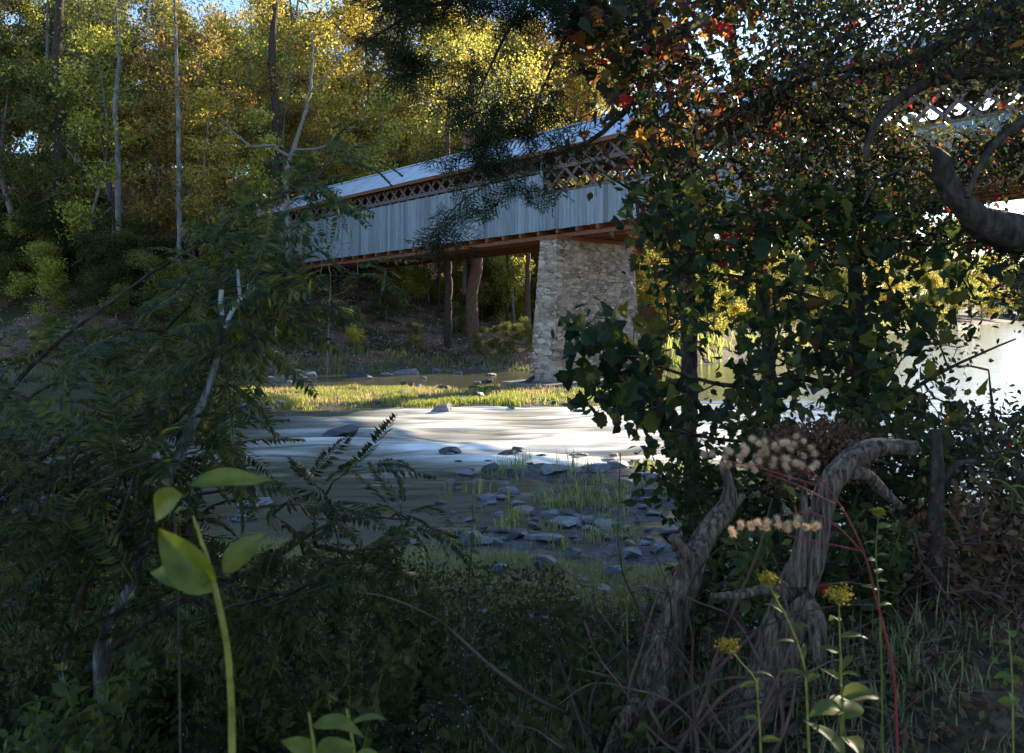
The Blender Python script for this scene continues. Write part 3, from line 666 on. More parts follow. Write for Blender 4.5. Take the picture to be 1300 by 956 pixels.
# deeper rows that close the woods
for i, px in enumerate(range(-190, 800, 52)):
    wood(px + R_.uniform(-15, 15), R_.uniform(100, 122), ['tall', 'broad'][i % 2], ['gold', 'ygreen', 'orange', 'green', 'gold'][i % 5], R_.uniform(1.1, 1.35) * (1 if px < 620 else .8))
for i, px in enumerate(range(-180, 790, 58)):
    wood(px, R_.uniform(84, 98), ['tall', 'slim', 'broad'][i % 3], ['gold', 'orange', 'ygreen', 'gold', 'green'][i % 5] if px > 180 else ['green', 'ygreen', 'deep'][i % 3], R_.uniform(1.15, 1.3) * (1 if px < 600 else .8))
for i, px in enumerate(range(-170, 420, 75)):
    wood(px, R_.uniform(132, 146), 'broad', ['ygreen', 'green', 'gold'][i % 3], 1.45)
# behind the pier and to the right, lower
for px, D, k, lm, sc in [(775, 68, 'slim', 'ygreen', .55), (815, 74, 'slim', 'gold', .5), (850, 70, 'low', 'gold', 1.3), (880, 84, 'broad', 'ygreen', .62), (925, 92, 'tall', 'gold', .6), (905, 74, 'low', 'ygreen', 1.3), (965, 108, 'broad', 'ygreen', .75),
                         (1010, 125, 'tall', 'green', .85), (1050, 140, 'broad', 'gold', .85), (1095, 170, 'broad', 'ygreen', 1.0), (1140, 210, 'broad', 'gold', 1.05), (1180, 240, 'tall', 'ygreen', 1.1), (1215, 290, 'broad', 'green', 1.3), (1255, 330, 'broad', 'gold', 1.35), (1300, 350, 'tall', 'green', 1.3),
                         (1160, 280, 'broad', 'green', 1.5), (1070, 200, 'tall', 'green', 1.3), (1340, 380, 'broad', 'green', 1.5), (1400, 400, 'broad', 'green', 1.6)]:
    wood(px, D, k, lm, sc)
for i, px in enumerate(range(790, 1500, 34)):
    D = float(np.interp(px, [790, 900, 1000, 1100, 1200, 1300, 1500], [72, 80, 112, 160, 255, 370, 420])) * R_.uniform(1.0, 1.12)
    wood(px, D, 'broad', ['ygreen', 'gold', 'green', 'ygreen'][i % 4], D / 150 * .95 + .25, row='far')
    wood(px + 15, D * .97, 'low', ['ygreen', 'gold'][i % 2], D / 75 * .8)
for i, (x, y, k) in enumerate([(31, 41, 'tall'), (39, 42, 'broad'), (47, 36, 'tall')]):
    place_tree('hardwood_tree', k, i, 'deep', 'bark', x, y, 1.15 if i < 6 else 1.2, 'dark tree on the near bank beyond the bridge at the right edge', 'tree', 'trees of the right bank')
# understory shrubs along the far bank and up the hill
for i in range(46):
    px = R_.uniform(-60, 330); D = R_.uniform(50.5, 66); x = (px - 650) / 1000 * D
    if D < far(x) + 2: D = float(far(x)) + R_.uniform(2, 9)
    wood(px, D, 'low', ['deep', 'green', 'green', 'ygreen'][i % 4], R_.uniform(.55, .98))
for i in range(24):
    px = R_.uniform(320, 800); D = R_.uniform(66, 82); wood(px, D, 'low', ['ygreen', 'green', 'gold', 'ygreen'][i % 4], R_.uniform(.7, 1.15))
for px, D, s_ in [(345, 55, .35), (372, 53, .25), (425, 57, .4), (452, 53.5, .28), (525, 54.5, .30), (612, 54.5, .30), (640, 55, .36), (668, 56, .36), (396, 58, .5), (580, 62, .4), (490, 62, .45), (300, 51, .3), (200, 50, .35), (130, 49.5, .4), (60, 49, .4)]:
    wood(px, D, 'low', 'ygreen' if s_ < .3 else 'green', s_, label=f"small {'yellow-green' if s_ < .3 else 'green'} bush on the far bank {zone(px)}" if px < 320 else
         f"{'small yellow-green' if s_ < .3 else 'green'} bush on the dirt bank {'near the river edge' if D < 56 else 'under the bridge'} {zone(px)}".replace('over the middle of the bridge roof', 'below mid-bridge').replace('above the far end of the bridge roof', 'below its far end').replace('beside the overhanging cedar', 'left of the pier'))
g = Geo(); r = np.random.default_rng(77); n = 42000; x = r.uniform(-45, 14, n); y = far(x) + r.uniform(0, 1, n) ** 1.3 * 32; k = (fbm(x * .35, y * .35, 55, 3) > -.25); x, y = x[k], y[k]
g.inst(LEAF4, np.stack([x, y, H(x, y) + r.uniform(.0, .06, len(x))], 1), frames(rdir(len(x), r), rdir(len(x), r, 1.6)), r.uniform(.08, .2, len(x))); tag(g.obj('leaf_litter', M['litter_lit']), 'reddish-brown fallen leaves over the dirt bank below the bridge', 'leaves', kind='stuff')
# single trunks that stand out
def lone(name, pts, rad, bark, label, crown=None, leafm='gold', D0=None, twigs=30, seed=1, px_w=1):
    P = np.array([S(*p) for p in pts]); base = P[0].copy(); base[2] = float(H(base[0], base[1]))
    P[0] = base - [0, 0, .4]
    root = empty(name, base, label, 'tree'); r = np.random.default_rng(seed); gb, gl = Geo(), Geo()
    tg = []
    if crown:
        (a, b, c_, d_), depth = crown
        for _ in range(twigs): tg.append(S(r.uniform(a, c_), r.uniform(b, d_), P[-1][1] + r.uniform(-depth, depth)))
    tips, td = grow(gb, [(P, rad)], tg, r, .012, .6, .04, .12, rmax=.06)
    gb.obj('trunk', M[bark], root)
    if crown: leaves_at(gl, tips, r, 40, .95, .23); gl.obj('crown', M[leafm], root)
    return root
lone('pale_tree', [(153, 330, 57), (150, 250, 57), (150, 200, 57), (146, 140, 57), (151, 80, 57), (147, 10, 57)], [.26, .22, .2, .17, .13, .08], 'palebark', 'pale grey trunk standing alone on the dark hillside at left', ((80, -60, 220, 80), 4), 'green', seed=4, twigs=40)
lone('pale_tree', [(229, 300, 56), (227, 230, 56), (226, 150, 56), (224, 80, 56), (222, 0, 56)], [.2, .17, .15, .12, .08], 'palebark', 'thin pale trunk amid orange leaves beyond the left end of the bridge', ((165, -60, 290, 250), 3), 'orange', seed=5, twigs=70)
lone('dark_tree', [(72, 240, 60), (76, 150, 60), (72, 60, 60), (78, -30, 60)], [.5, .42, .36, .25], 'bark', 'thick dark trunk near the upper left corner', ((0, -80, 150, 40), 4), 'green', seed=6)
lone('dark_tree', [(345, 250, 64), (350, 150, 64), (346, 60, 64), (352, -30, 64)], [.42, .36, .3, .2], 'bark', 'dark trunk with a bare crooked limb above the far bridge roof', ((290, -60, 420, 120), 4), 'gold', seed=7, twigs=40)
lone('leaning_tree', [(604, 406, 55.5), (599, 370, 56), (606, 330, 56), (601, 260, 57), (598, 180, 58), (600, 60, 58)], [.46, .42, .40, .34, .3, .15], 'redbark', 'crooked reddish trunk left of the pier passing behind the bridge', ((540, 20, 660, 150), 4), 'ygreen', seed=8)
lone('slender_tree', [(568, 398, 57), (569, 330, 57), (567, 230, 57), (570, 120, 57)], [.30, .27, .22, .12], 'bark', 'straight grey trunk under mid-bridge beside the crooked one', ((520, 60, 620, 160), 4), 'gold', seed=9)
lone('slender_tree', [(671, 405, 62), (670, 340, 62), (672, 240, 62), (668, 120, 62)], [.24, .2, .17, .1], 'redbark', 'thin reddish trunk just left of the pier behind the bridge', ((630, 60, 720, 170), 4), 'gold', seed=10)
lone('slender_tree', [(643, 402, 66), (645, 340, 66), (641, 240, 66), (646, 130, 66)], [.16, .14, .12, .08], 'bark', 'thinnest dark trunk between the crooked trunk and the pier', ((600, 50, 700, 150), 4), 'ygreen', seed=11)
b = S(362, 330, 56); root = empty('crooked_tree', [b[0], b[1], float(H(b[0], b[1]))], 'crooked tree whose bare grey limb reaches sideways above the far bridge roof', 'tree'); g = Geo()
for pts, rr_ in (([(372, 420, 56), (368, 300, 56), (362, 225, 56), (372, 190, 56), (392, 120, 56), (398, 40, 56)], [.22, .2, .17, .15, .11, .06]), ([(368, 200, 56), (345, 184, 55.5), (320, 186, 55), (300, 172, 55), (282, 150, 55)], [.12, .1, .08, .06, .03]), ([(372, 190, 56), (410, 186, 55), (432, 168, 55), (455, 160, 55)], [.1, .08, .05, .03]), ([(392, 120, 56), (420, 90, 55), (440, 60, 55)], [.07, .05, .03])):
    P, Q = resample([S(*q) for q in pts], rr_, .4); tube(g, P + np.random.default_rng(3).normal(size=P.shape) * .06, Q, 8, 0, .2, 5)
g.obj('trunk', M['greybark'], root)
# bare shrub in front of the far end of the siding
def bare_shrub(px0, px1, py0, py1, base, D, n, seed, label, bark='greybark'):
    r = np.random.default_rng(seed); b = S(base[0], base[1], D); b[2] = float(H(b[0], b[1])); root = empty('bare_shrub', b, label, 'shrub'); g = Geo()
    tg = [S(r.uniform(px0, px1), py0 + (py1 - py0) * r.uniform() ** .8, D + r.uniform(-1.2, 1.2)) for _ in range(n)]
    mid = S((px0 + px1) / 2, (py0 + py1) / 2 + 20, D)
    grow(g, [([b - [0, 0, .3], (b + mid) / 2, mid], [.08, .05, .02])], tg, r, .008, .4, .05, .1); g.obj('stems', M[bark], root)
    gl = Geo(); leaves_at(gl, np.array(tg), r, 5, .5, .11); gl.obj('foliage', M['orange'], root)
bare_shrub(300, 400, 250, 380, (350, 440), 48.5, 110, 31, 'bare twiggy shrub in front of the far end of the grey siding')
bare_shrub(385, 455, 270, 390, (415, 450), 49.5, 70, 32, 'thin leafless bush before the shaded siding, right of a denser bare one')

# ------------------------------------------------------------------ rocks
ROCKM = {}
def rock_mesh(seed, flat, mat):
    key = (seed, mat)
    if key in ROCKM: return ROCKM[key]
    import bmesh
    bm = bmesh.new(); bmesh.ops.create_icosphere(bm, subdivisions=4, radius=1); r = np.random.default_rng(seed)
    V = np.array([v.co[:] for v in bm.verts])
    for _ in range(16):            # chop facets off
        n = nrm(r.normal(size=3)); n = nrm(n * [1, 1, .9]); dlim = r.uniform(.42, .8); dd = V @ n; V = V - np.outer(np.maximum(dd - dlim, 0), n)
    V = V * (1 + .10 * fbm(V[:, 0] * 2 + seed, V[:, 1] * 2 + V[:, 2] * 1.7, seed)[:, None] + .03 * fbm(V[:, 0] * 9, V[:, 1] * 9 + V[:, 2] * 7, seed)[:, None])
    V[:, 2] *= flat
    for v, c in zip(bm.verts, V): v.co = c
    me = bpy.data.meshes.new('rock'); bm.to_mesh(me); bm.free(); me.materials.append(M[mat])
    me.polygons.foreach_set("use_smooth", [True] * len(me.polygons)); ROCKM[key] = me; return me
def rock(px, py, wpx, label, hf=.35, mat='rock', seed=None, z=0., group=None, dz=None, rz=None):
    D = (CZ - z) / ((py - 395) / 1000)
    if group == 'bank':
        for _ in range(12): z = float(H((px - 650) / 1000 * D, D)); D = .5 * D + .5 * (CZ - z) / ((py - 395) / 1000)
    if group != 'bank' and z == 0: z = max(0., float(H((px - 650) / 1000 * D, D)))
    x = (px - 650) / 1000 * D; w_ = wpx / 1000 * D / 2; s = int(R_.integers(5)) if seed is None else seed
    o = bpy.data.objects.new('river_rock' if group != 'bank' else 'rock', rock_mesh(s, 1, mat)); C.objects.link(o)
    hz = hf * w_; o.scale = (w_, w_ * R_.uniform(.6, .95), hz); o.location = (x, D, z + (hz * .25 if dz is None else dz)); o.rotation_euler = (R_.uniform(-.1, .1), R_.uniform(-.12, .12), R_.uniform(-.5, .5) + (pi if R_.random() < .5 else 0) if rz is None else rz)
    return tag(o, label, 'rock', 'rocks in the river' if group != 'bank' else 'stones of the near bank')
for a in [(438, 552, 66, 'dark wet rock parting the rapids in mid river', .34, 'wetrock'), (563, 523, 34, 'grey rock at the front edge of the sunlit grass island', .6, 'rock'), (622, 500, 30, 'dark rock on the grass island left of the pier', .55, 'wetrock'),
          (606, 506, 22, 'smaller dark rock beside the island dark rock', .6, 'wetrock'), (642, 503, 20, 'low dark rock at the right of the island rocks', .5, 'wetrock'), (512, 499, 44, 'flat pale slab on the grass island', .22, 'rock'), (505, 505, 36, 'second flat slab in front of the pale one on the island', .25, 'rock'),
          (484, 508, 26, 'dark flat stone at the island middle', .3, 'wetrock'), (530, 496, 22, 'small stone behind the island slabs', .4, 'rock'), (586, 507, 30, 'brown flat slab in island grass', .3, 'rock'), (455, 497, 18, 'small stone toward the island left', .4, 'rock'), (420, 493, 16, 'tiny grey stone in the island grass left', .4, 'rock'),
          (313, 517, 34, 'low grey rock at the left end of the island', .3, 'rock'), (300, 512, 20, 'small rock at the island left tip', .4, 'rock'), (340, 518, 18, 'pale stone on the left island edge', .35, 'rock'), (548, 510, 18, 'stone between the slabs and the front rock', .4, 'rock'),
          (680, 511, 16, 'small dark stone on the right part of the island', .5, 'wetrock'), (694, 511, 14, 'second small dark stone beside another on the island right', .55, 'wetrock'), (706, 513, 14, 'third small dark stone at the island right tip', .5, 'wetrock'), (722, 515, 20, 'rounded dark rock at the rapids edge below the pier', .4, 'wetrock'), (738, 522, 24, 'flat wet rock in the rapids below the pier', .3, 'wetrock'), (765, 512, 22, 'wet rock just downstream of the pier', .4, 'wetrock'),
          (650, 519, 14, 'tiny stone at the front of the island', .5, 'rock'),
          (657, 575, 24, 'pointed dark rock standing in the shaded shallows', .7, 'wetrock'), (648, 600, 32, 'grey rock in the middle shallows', .5, 'rock'), (648, 627, 36, 'grey boulder in the shaded shallows center', .55, 'rock'), (590, 602, 38, 'low blue-grey rock left in the shallows', .35, 'rock'), (735, 583, 36, 'flat grey slab at the shallows top', .25, 'rock'), (772, 586, 44, 'broad slab catching sun at the shallows edge', .28, 'rock'),
          (808, 588, 26, 'small rock beside the broad slab', .3, 'wetrock'), (700, 605, 50, 'wide flat rock in the shaded shallows', .22, 'rock'), (758, 604, 52, 'wide low rock right of the middle shallows', .25, 'rock'), (795, 612, 40, 'low rock in the right shallows', .3, 'rock'), (825, 606, 44, 'grey rock at the right bank of the shallows', .35, 'rock'), (835, 630, 60, 'long dark rock ledge at right of the shallows', .3, 'wetrock'), (790, 636, 48, 'dark ledge rock left of the long one', .3, 'wetrock'),
          (732, 642, 20, 'small black stone in the pale shallows', .45, 'wetrock'), (700, 640, 34, 'flat stone by the small black one', .25, 'rock'), (665, 650, 44, 'flat wet rock below the center boulder', .25, 'rock'), (715, 665, 70, 'broad pale ledge in the near shallows', .2, 'rock'), (690, 690, 60, 'pale ledge near the bank grass', .2, 'rock'), (770, 668, 50, 'low ledge rock to the right of the pale ledge', .2, 'rock'),
          (592, 692, 44, 'angular blue-grey boulder on the near shore', .85, 'rock'), (610, 612, 22, 'small stone left of the middle rock', .4, 'rock'), (625, 640, 24, 'small stone above the angular boulder', .4, 'rock'), (560, 640, 22, 'lone stone in the quiet water left', .35, 'wetrock'), (505, 596, 22, 'small rock breaking the river surface left of the shallows', .4, 'rock'),
          (280, 611, 84, 'long blue-grey rock awash at left river edge', .2, 'rock'), (330, 642, 60, 'grey rock at the near left shore', .3, 'rock'), (305, 660, 44, 'stone below the near left shore rock', .3, 'rock'), (238, 648, 40, 'pale blocky rock behind the big yellow leaf', .6, 'rock'), (100, 640, 90, 'broad pale boulder behind the left fronds', .35, 'rock'), (30, 632, 90, 'pale flat boulder at the far left shore', .3, 'rock'), (70, 634, 50, 'pale stone between the two left boulders', .3, 'rock'),
          (500, 714, 22, 'small rounded stone in the near grass', .5, 'rock')]:
    rock(*a)
for a in [(452, 475, 46), (520, 472, 40), (490, 478, 26), (555, 474, 24), (400, 478, 30), (370, 480, 24), (590, 476, 22), (535, 479, 18), (340, 480, 30), (620, 477, 18), (465, 481, 18)]:
    rock(a[0] + R_.uniform(-8, 8), a[1] + R_.uniform(-3, 4), a[2] * R_.uniform(.6, 1.15), {452: 'dark boulder at the far waterline under the bridge', 520: 'pale ledge at the foot of the dirt path'}.get(a[0], 'small grey stone along the far waterline'), R_.uniform(.3, .7) if a[0] != 520 else .3, 'rock' if a[0] != 452 else 'wetrock', dz=.02)
for i in range(130):
    px, py = R_.uniform(560, 880), R_.uniform(574, 700); rock(px, py, R_.uniform(8, 44) * (.6 + .4 * (i % 3 == 0)), 'small stone among the many in the shaded near shallows', R_.uniform(.3, .6), ['rock', 'wetrock'][i % 2], dz=.03)
for i in range(24):
    px, py = R_.uniform(290, 620), R_.uniform(486, 516); rock(px, py, R_.uniform(7, 26), 'small stone half hidden in the grass of the river island', R_.uniform(.25, .5), ['rock', 'wetrock'][i % 2], z=.12, dz=.09)
for i in range(44):
    px, py = R_.uniform(430, 880), R_.uniform(690, 800); D = float(np.interp(py, [690, 800], [11.5, 7.0])); x = (px - 650) / 1000 * D
    rock(px, py, R_.uniform(14, 40), 'grey stone half sunk in the grass of the near bank', R_.uniform(.4, .8), 'rock', z=float(H(x, D)) - .02, group='bank', dz=.07)
# driftwood lodged against the pier footing
g = Geo(); P, Q = resample([S(655, 492, 40.3), S(668, 486, 40), S(678, 478, 39.8)], [.22, .16, .12], .2); tube(g, P, Q, 8, 0, .3, 3)
tag(g.obj('driftwood_stump', M['bark']), 'dark driftwood stump lodged at the left corner of the pier footing', 'driftwood')

# ------------------------------------------------------------------ grass on the island and in the shallows
def blades(name, fn, n, hmin, hmax, wd, mat, label, box_, seed, tuft=.25, per=7):
    r = np.random.default_rng(seed); x = r.uniform(box_[0], box_[1], n * 3); y = r.uniform(box_[2], box_[3], n * 3)
    k = fn(x, y) > r.uniform(0, 1, len(x)); x, y = x[k][:n], y[k][:n]
    x = np.repeat(x, per) + r.normal(size=len(x) * per) * tuft * .5; y = np.repeat(y, per) + r.normal(size=len(y) * per) * tuft * .5
    z = H(x, y); ok = z > -.22; x, y, z = x[ok], y[ok], z[ok]; m = len(x)
    hh = r.uniform(hmin, hmax, m) * (.5 + .9 * noise(x * .8, y * .8, seed)); ang = r.uniform(0, 2 * pi, m); ln = r.uniform(.05, .5, m) * hh
    side = np.stack([np.cos(ang), np.sin(ang), 0 * ang], 1) * wd; ln3 = np.stack([np.cos(ang + 1.3) * ln, np.sin(ang + 1.3) * ln, 0 * ang], 1)
    b = np.stack([x, y, z - .05], 1); u = np.array([0, 0, 1.])
    V = np.stack([b - side, b + side, b + ln3 * .35 + u * (hh * .6)[:, None] + side * .7, b + ln3 + u * hh[:, None] * .97, b + ln3 * .35 + u * (hh * .6)[:, None] - side * .7], 1)
    g = Geo(); g.add(V.reshape(-1, 3), (np.array([[0, 1, 2, 3, 4]]) + np.arange(m)[:, None] * 5)); o = g.obj(name, M[mat]); return tag(o, label, 'grass', kind='stuff')
blades('marsh_grass', lambda x, y: island(x, y) * (.06 + .9 * (fbm(x * .8, y * .8, 88, 3) > .06)), 7500, .08, .34, .016, 'grass', 'sunlit yellow-green grass on the low river island', (-16, 8, 30, 43), 2, .3, 8)
blades('dry_marsh_grass', lambda x, y: island(x, y) * (fbm(x * .9, y * .9, 98, 3) > .02), 2600, .1, .38, .016, 'drygrass', 'straw-coloured dry grass mixed through the river island', (-16, 8, 30, 43), 12, .3, 6)
blades('shallows_grass', lambda x, y: shal(x, y) * (fbm(x * 1.1, y * 1.1, 90, 3) > .12) * 1.0, 1500, .12, .45, .009, 'dullgrass', 'green grass tufts among the rocks of the near shallows', (-4, 11, 13, 23), 3, .12, 9)
blades('shallows_reeds', lambda x, y: shal(x, y) * (fbm(x * 1.4, y * 1.4, 97, 3) > .22) * 1.0, 700, .25, .6, .011, 'grass', 'taller yellowish tufts standing in the shaded shallows', (-4, 11, 13, 24), 13, .14, 7)
blades('shore_grass', lambda x, y: (np.abs(y - far(x) - 1.2) < 1.6) * (fbm(x * .5, y * .5, 91, 3) > -.05), 2600, .2, .6, .025, 'dullgrass', 'grass fringe along the far waterline', (-30, 12, 44, 62), 4, .3, 7)
blades('far_bank_grass', lambda x, y: (np.abs(y - far(x) - 3) < 4) * (fbm(x * .3, y * .3, 92, 3) > -.1), 2600, .5, 1.4, .06, 'grass', 'pale reeds along the upstream far bank', (10, 120, 52, 220), 5, .9, 7)
def nb(x, y): return (y < near(x) + .3) * 1.0
blades('bank_grass', lambda x, y: nb(x, y) * (fbm(x * .7, y * .7, 93, 3) > -.15) * (1 - sst(1.2, 2.2, x) * (1 - sst(8, 10, y))), 15000, .05, .26, .0045, 'dullgrass', 'short tangled grass over the near bank', (-9, 12, 2.4, 17), 6, .12, 8)
# ------------------------------------------------------------------ foreground trees, each on its own roots
def inpoly(x, y, P):
    c = False; j = len(P) - 1
    for i in range(len(P)):
        if (P[i][1] > y) != (P[j][1] > y) and x < (P[j][0] - P[i][0]) * (y - P[i][1]) / (P[j][1] - P[i][1]) + P[i][0]: c = not c
        j = i
    return c
def sample(poly, n, D0, D1, r, avoid=(), clump=0, cseed=0, dens=None):
    out = []; xs = [p[0] for p in poly]; ys = [p[1] for p in poly]; k = 0
    while len(out) < n and k < n * 60:
        k += 1; x, y = r.uniform(min(xs), max(xs)), r.uniform(min(ys), max(ys))
        if not inpoly(x, y, poly): continue
        if any(a <= x <= c and b <= y <= d and r.random() < p for a, b, c, d, p in avoid): continue
        if clump and noise(x / clump, y / clump, cseed) < r.uniform(.15, .62): continue
        if dens and r.random() > dens(x, y): continue
        out.append(S(x, y, r.uniform(D0, D1)))
    return np.array(out)
def rootz(p): return np.array([p[0], p[1], float(H(p[0], p[1])) - .15])
def fg_tree(name, label, limbs, tg_list, bark, seed, rt=.0035, step=.14, rmax=.03, cat='tree', sag=.03):
    """tg_list: (targets, leaf template(s), leaves per tip, radius, size, material, up, hang)"""
    r = np.random.default_rng(seed); L = []
    for pts, rad in limbs: L.append((np.array([S(*p) if len(p) == 3 else p[:3] for p in pts]), rad))
    L[0][0][0] = rootz(L[0][0][0]); base = L[0][0][0] + [0, 0, .15]
    root = empty(name, base, label, cat); gb = Geo(); allt = np.concatenate([t[0] for t in tg_list]) if tg_list else []
    tips, td = grow(gb, L, allt, r, rt, step, sag, .14, rmax=rmax, lsides=12)
    gb.obj('trunk', M[bark], root)
    if len(tg_list):
        gs = {}
        for T, tmpl, n, rad, size, mt, up, hang in tg_list:
            g = gs.setdefault(mt, Geo())
            d2 = np.min(np.linalg.norm(tips[:, None] - T[None], axis=2), 1); tt = tips[d2 < .05]
            tl = tmpl if isinstance(tmpl, list) else [tmpl]
            for i, t_ in enumerate(tl): leaves_at(g, tt[i::len(tl)], r, n, rad, size, t_, 0, up, .5, hang)
        for mt, g in gs.items():
            if g.nv: g.obj('crown', M[mt], root)
    return root, tips, td
# 1. the old oak at right: trunk out of frame, limbs reach in
r = np.random.default_rng(51)
UR = [(770, -40), (1340, -40), (1340, 330), (1230, 320), (1090, 330), (960, 300), (850, 250), (790, 120)]
ho = [(1120, 105, 1275, 172, .9), (1225, 225, 1320, 280, .97), (868, 25, 960, 112, .6), (1120, 0, 1260, 60, .35), (1130, 150, 1300, 205, .5)]
oak_t = sample(UR, 620, 6.0, 8.2, r, ho, 42, 3)
oak3 = np.concatenate([sample([(960, -30), (1340, -30), (1340, 105), (1180, 105), (1000, 95)], 300, 5.2, 7.6, r), sample([(1090, 168), (1340, 172), (1340, 225), (1100, 235)], 120, 6.0, 7.6, r), sample([(960, 110), (1120, 100), (1100, 240), (960, 240)], 60, 6, 8, r)])
oak2 = sample([(1150, -260), (1600, -260), (1600, 200), (1330, 200), (1330, -60), (900, -60)], 110, 4.5, 8.5, r)
fg_tree('oak_tree', 'dark old oak with thick crooked limbs arching in over the right side of the river', [
    ([(1500, 900, 6.2), (1490, 600, 6.2), (1480, 300, 6.2), (1470, 60, 6.3), (1430, -150, 6.4), (1400, -400, 6.4)], [.34, .26, .24, .2, .14, .05]),
    ([(1485, 330, 6.2), (1400, 312, 6.0), (1320, 300, 5.8), (1255, 288, 5.7), (1220, 262, 5.6), (1203, 232, 5.6), (1196, 203, 5.5), (1178, 186, 5.5)], [.19, .17, .15, .12, .085, .08, .06, .012]),
    ([(1470, 60, 6.3), (1400, 78, 6.1), (1300, 90, 5.9), (1200, 98, 5.8), (1140, 125, 5.7), (1108, 160, 5.6), (1098, 205, 5.6)], [.08, .07, .055, .045, .035, .028, .018]),
    ([(1475, 150, 6.2), (1380, 130, 5.8), (1300, 152, 5.6), (1262, 185, 5.55), (1240, 218, 5.5), (1228, 250, 5.5)], [.06, .05, .035, .028, .022, .016]),
    ([(1435, -130, 6.4), (1340, -30, 6.2), (1250, 25, 6.1), (1150, 78, 6.2), (1050, 92, 6.4), (960, 128, 6.6), (880, 180, 6.7)], [.09, .07, .055, .04, .03, .02, .012]),
    ([(1405, -380, 6.4), (1250, -260, 6.2), (1080, -140, 6), (930, -60, 6.3), (830, 20, 6.6)], [.08, .07, .05, .04, .02]),
    ([(1200, 240, 5.6), (1172, 216, 5.6), (1140, 216, 5.65), (1112, 232, 5.7), (1095, 262, 5.7)], [.022, .016, .013, .01, .007])],
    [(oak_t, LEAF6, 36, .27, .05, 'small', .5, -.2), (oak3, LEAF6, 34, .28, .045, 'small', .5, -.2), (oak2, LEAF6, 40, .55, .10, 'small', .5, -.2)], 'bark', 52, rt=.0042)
# 2. sweetgum with autumn leaves, trunk hidden in its own crown
r = np.random.default_rng(61)
sg = sample([(735, -30), (960, -30), (1010, 120), (1000, 360), (850, 330), (760, 260), (712, 190), (740, 120)], 150, 6.2, 8.0, r, [(680, 175, 835, 300, .8), (868, 25, 960, 112, .55), (690, 120, 790, 215, .6)], 50, 8)
sgo = sample([(700, 40), (800, 20), (830, 140), (740, 160), (705, 110)], 10, 6.4, 7.2, r)
fg_tree('sweetgum_tree', 'sweetgum turning orange and red hanging in front of the bridge siding and lattice', [
    ([(985, 760, 8.4), (982, 560, 8.3), (968, 360, 8.2), (940, 160, 8.0), (925, -20, 7.9), (915, -160, 7.9)], [.10, .08, .07, .055, .045, .02]),
    ([(940, 160, 8.0), (860, 110, 7.6), (800, 90, 7.2), (750, 80, 6.9)], [.035, .025, .015, .008]),
    ([(960, 300, 8.2), (890, 250, 7.6), (820, 250, 7.0), (775, 225, 6.7)], [.035, .022, .015, .008])],
    [(sg, [STAR, LOBED, LEAF6], 10, .30, .115, 'autumn', .6, -.5), (sgo, STAR, 6, .2, .14, 'orange', .5, -.5)], 'bark', 62, rt=.0055)
# 3. sycamore sapling with big dark lobed leaves
r = np.random.default_rng(71)
avs = [(1145, 430, 1300, 540, .80), (1120, 330, 1230, 400, .55), (690, 290, 835, 410, .93), (850, 470, 960, 515, .6), (830, 330, 960, 460, .45), (1135, 260, 1250, 330, .4)]
sy = sample([(735, 395), (800, 370), (820, 250), (1180, 250), (1250, 340), (1260, 430), (1210, 600), (1050, 610), (860, 580), (795, 520), (750, 480)], 235, 5.6, 7.6, r, avs, 48, 12)
sy2 = sample([(715, 420), (800, 395), (830, 470), (780, 520), (830, 570), (760, 500)], 14, 5.6, 6.1, r)
fg_tree('sycamore_tree', 'sycamore sapling with broad dark green leaves, its straight trunk before the bright water', [
    ([(1098, 700, 6.8), (1094, 560, 6.8), (1090, 440, 6.8), (1086, 340, 6.8), (1092, 240, 6.8), (1080, 150, 6.8)], [.085, .075, .068, .055, .04, .02]),
    ([(1090, 500, 6.8), (1010, 480, 6.4), (930, 490, 6.2), (850, 470, 6.0), (780, 450, 5.9)], [.035, .026, .018, .012, .006]),
    ([(1088, 400, 6.8), (1010, 370, 6.6), (930, 350, 6.5), (860, 345, 6.4)], [.03, .022, .015, .008]),
    ([(1092, 560, 6.8), (1150, 500, 6.6), (1220, 460, 6.4), (1290, 430, 6.2)], [.03, .02, .012, .006]),
    ([(1092, 570, 6.8), (1020, 560, 6.4), (930, 560, 6.1), (840, 545, 5.9)], [.03, .02, .014, .008]),
    ([(1086, 340, 6.8), (1130, 300, 6.6), (1180, 280, 6.4)], [.02, .012, .006])],
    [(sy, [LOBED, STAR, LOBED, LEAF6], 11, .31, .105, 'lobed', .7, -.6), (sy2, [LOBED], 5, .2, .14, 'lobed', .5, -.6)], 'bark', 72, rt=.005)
r = np.random.default_rng(75)
by = sample([(1160, 400), (1330, 330), (1330, 600), (1150, 600)], 70, 5.5, 7.5, r, [(1145, 425, 1300, 530, .85)], 40, 5)
fg_tree('waterside_bush', 'dark small-leaved bush silhouetted before the bright water at right', [
    ([(1270, 760, 6.2), (1268, 640, 6.2), (1262, 540, 6.2), (1255, 470, 6.2)], [.03, .022, .015, .006]), ([(1270, 720, 6.2), (1310, 560, 6.0), (1330, 420, 6)], [.02, .015, .006])],
    [(by, LEAF6, 30, .24, .06, 'small', .4, -.2)], 'bark', 76, rt=.003, cat='bush')
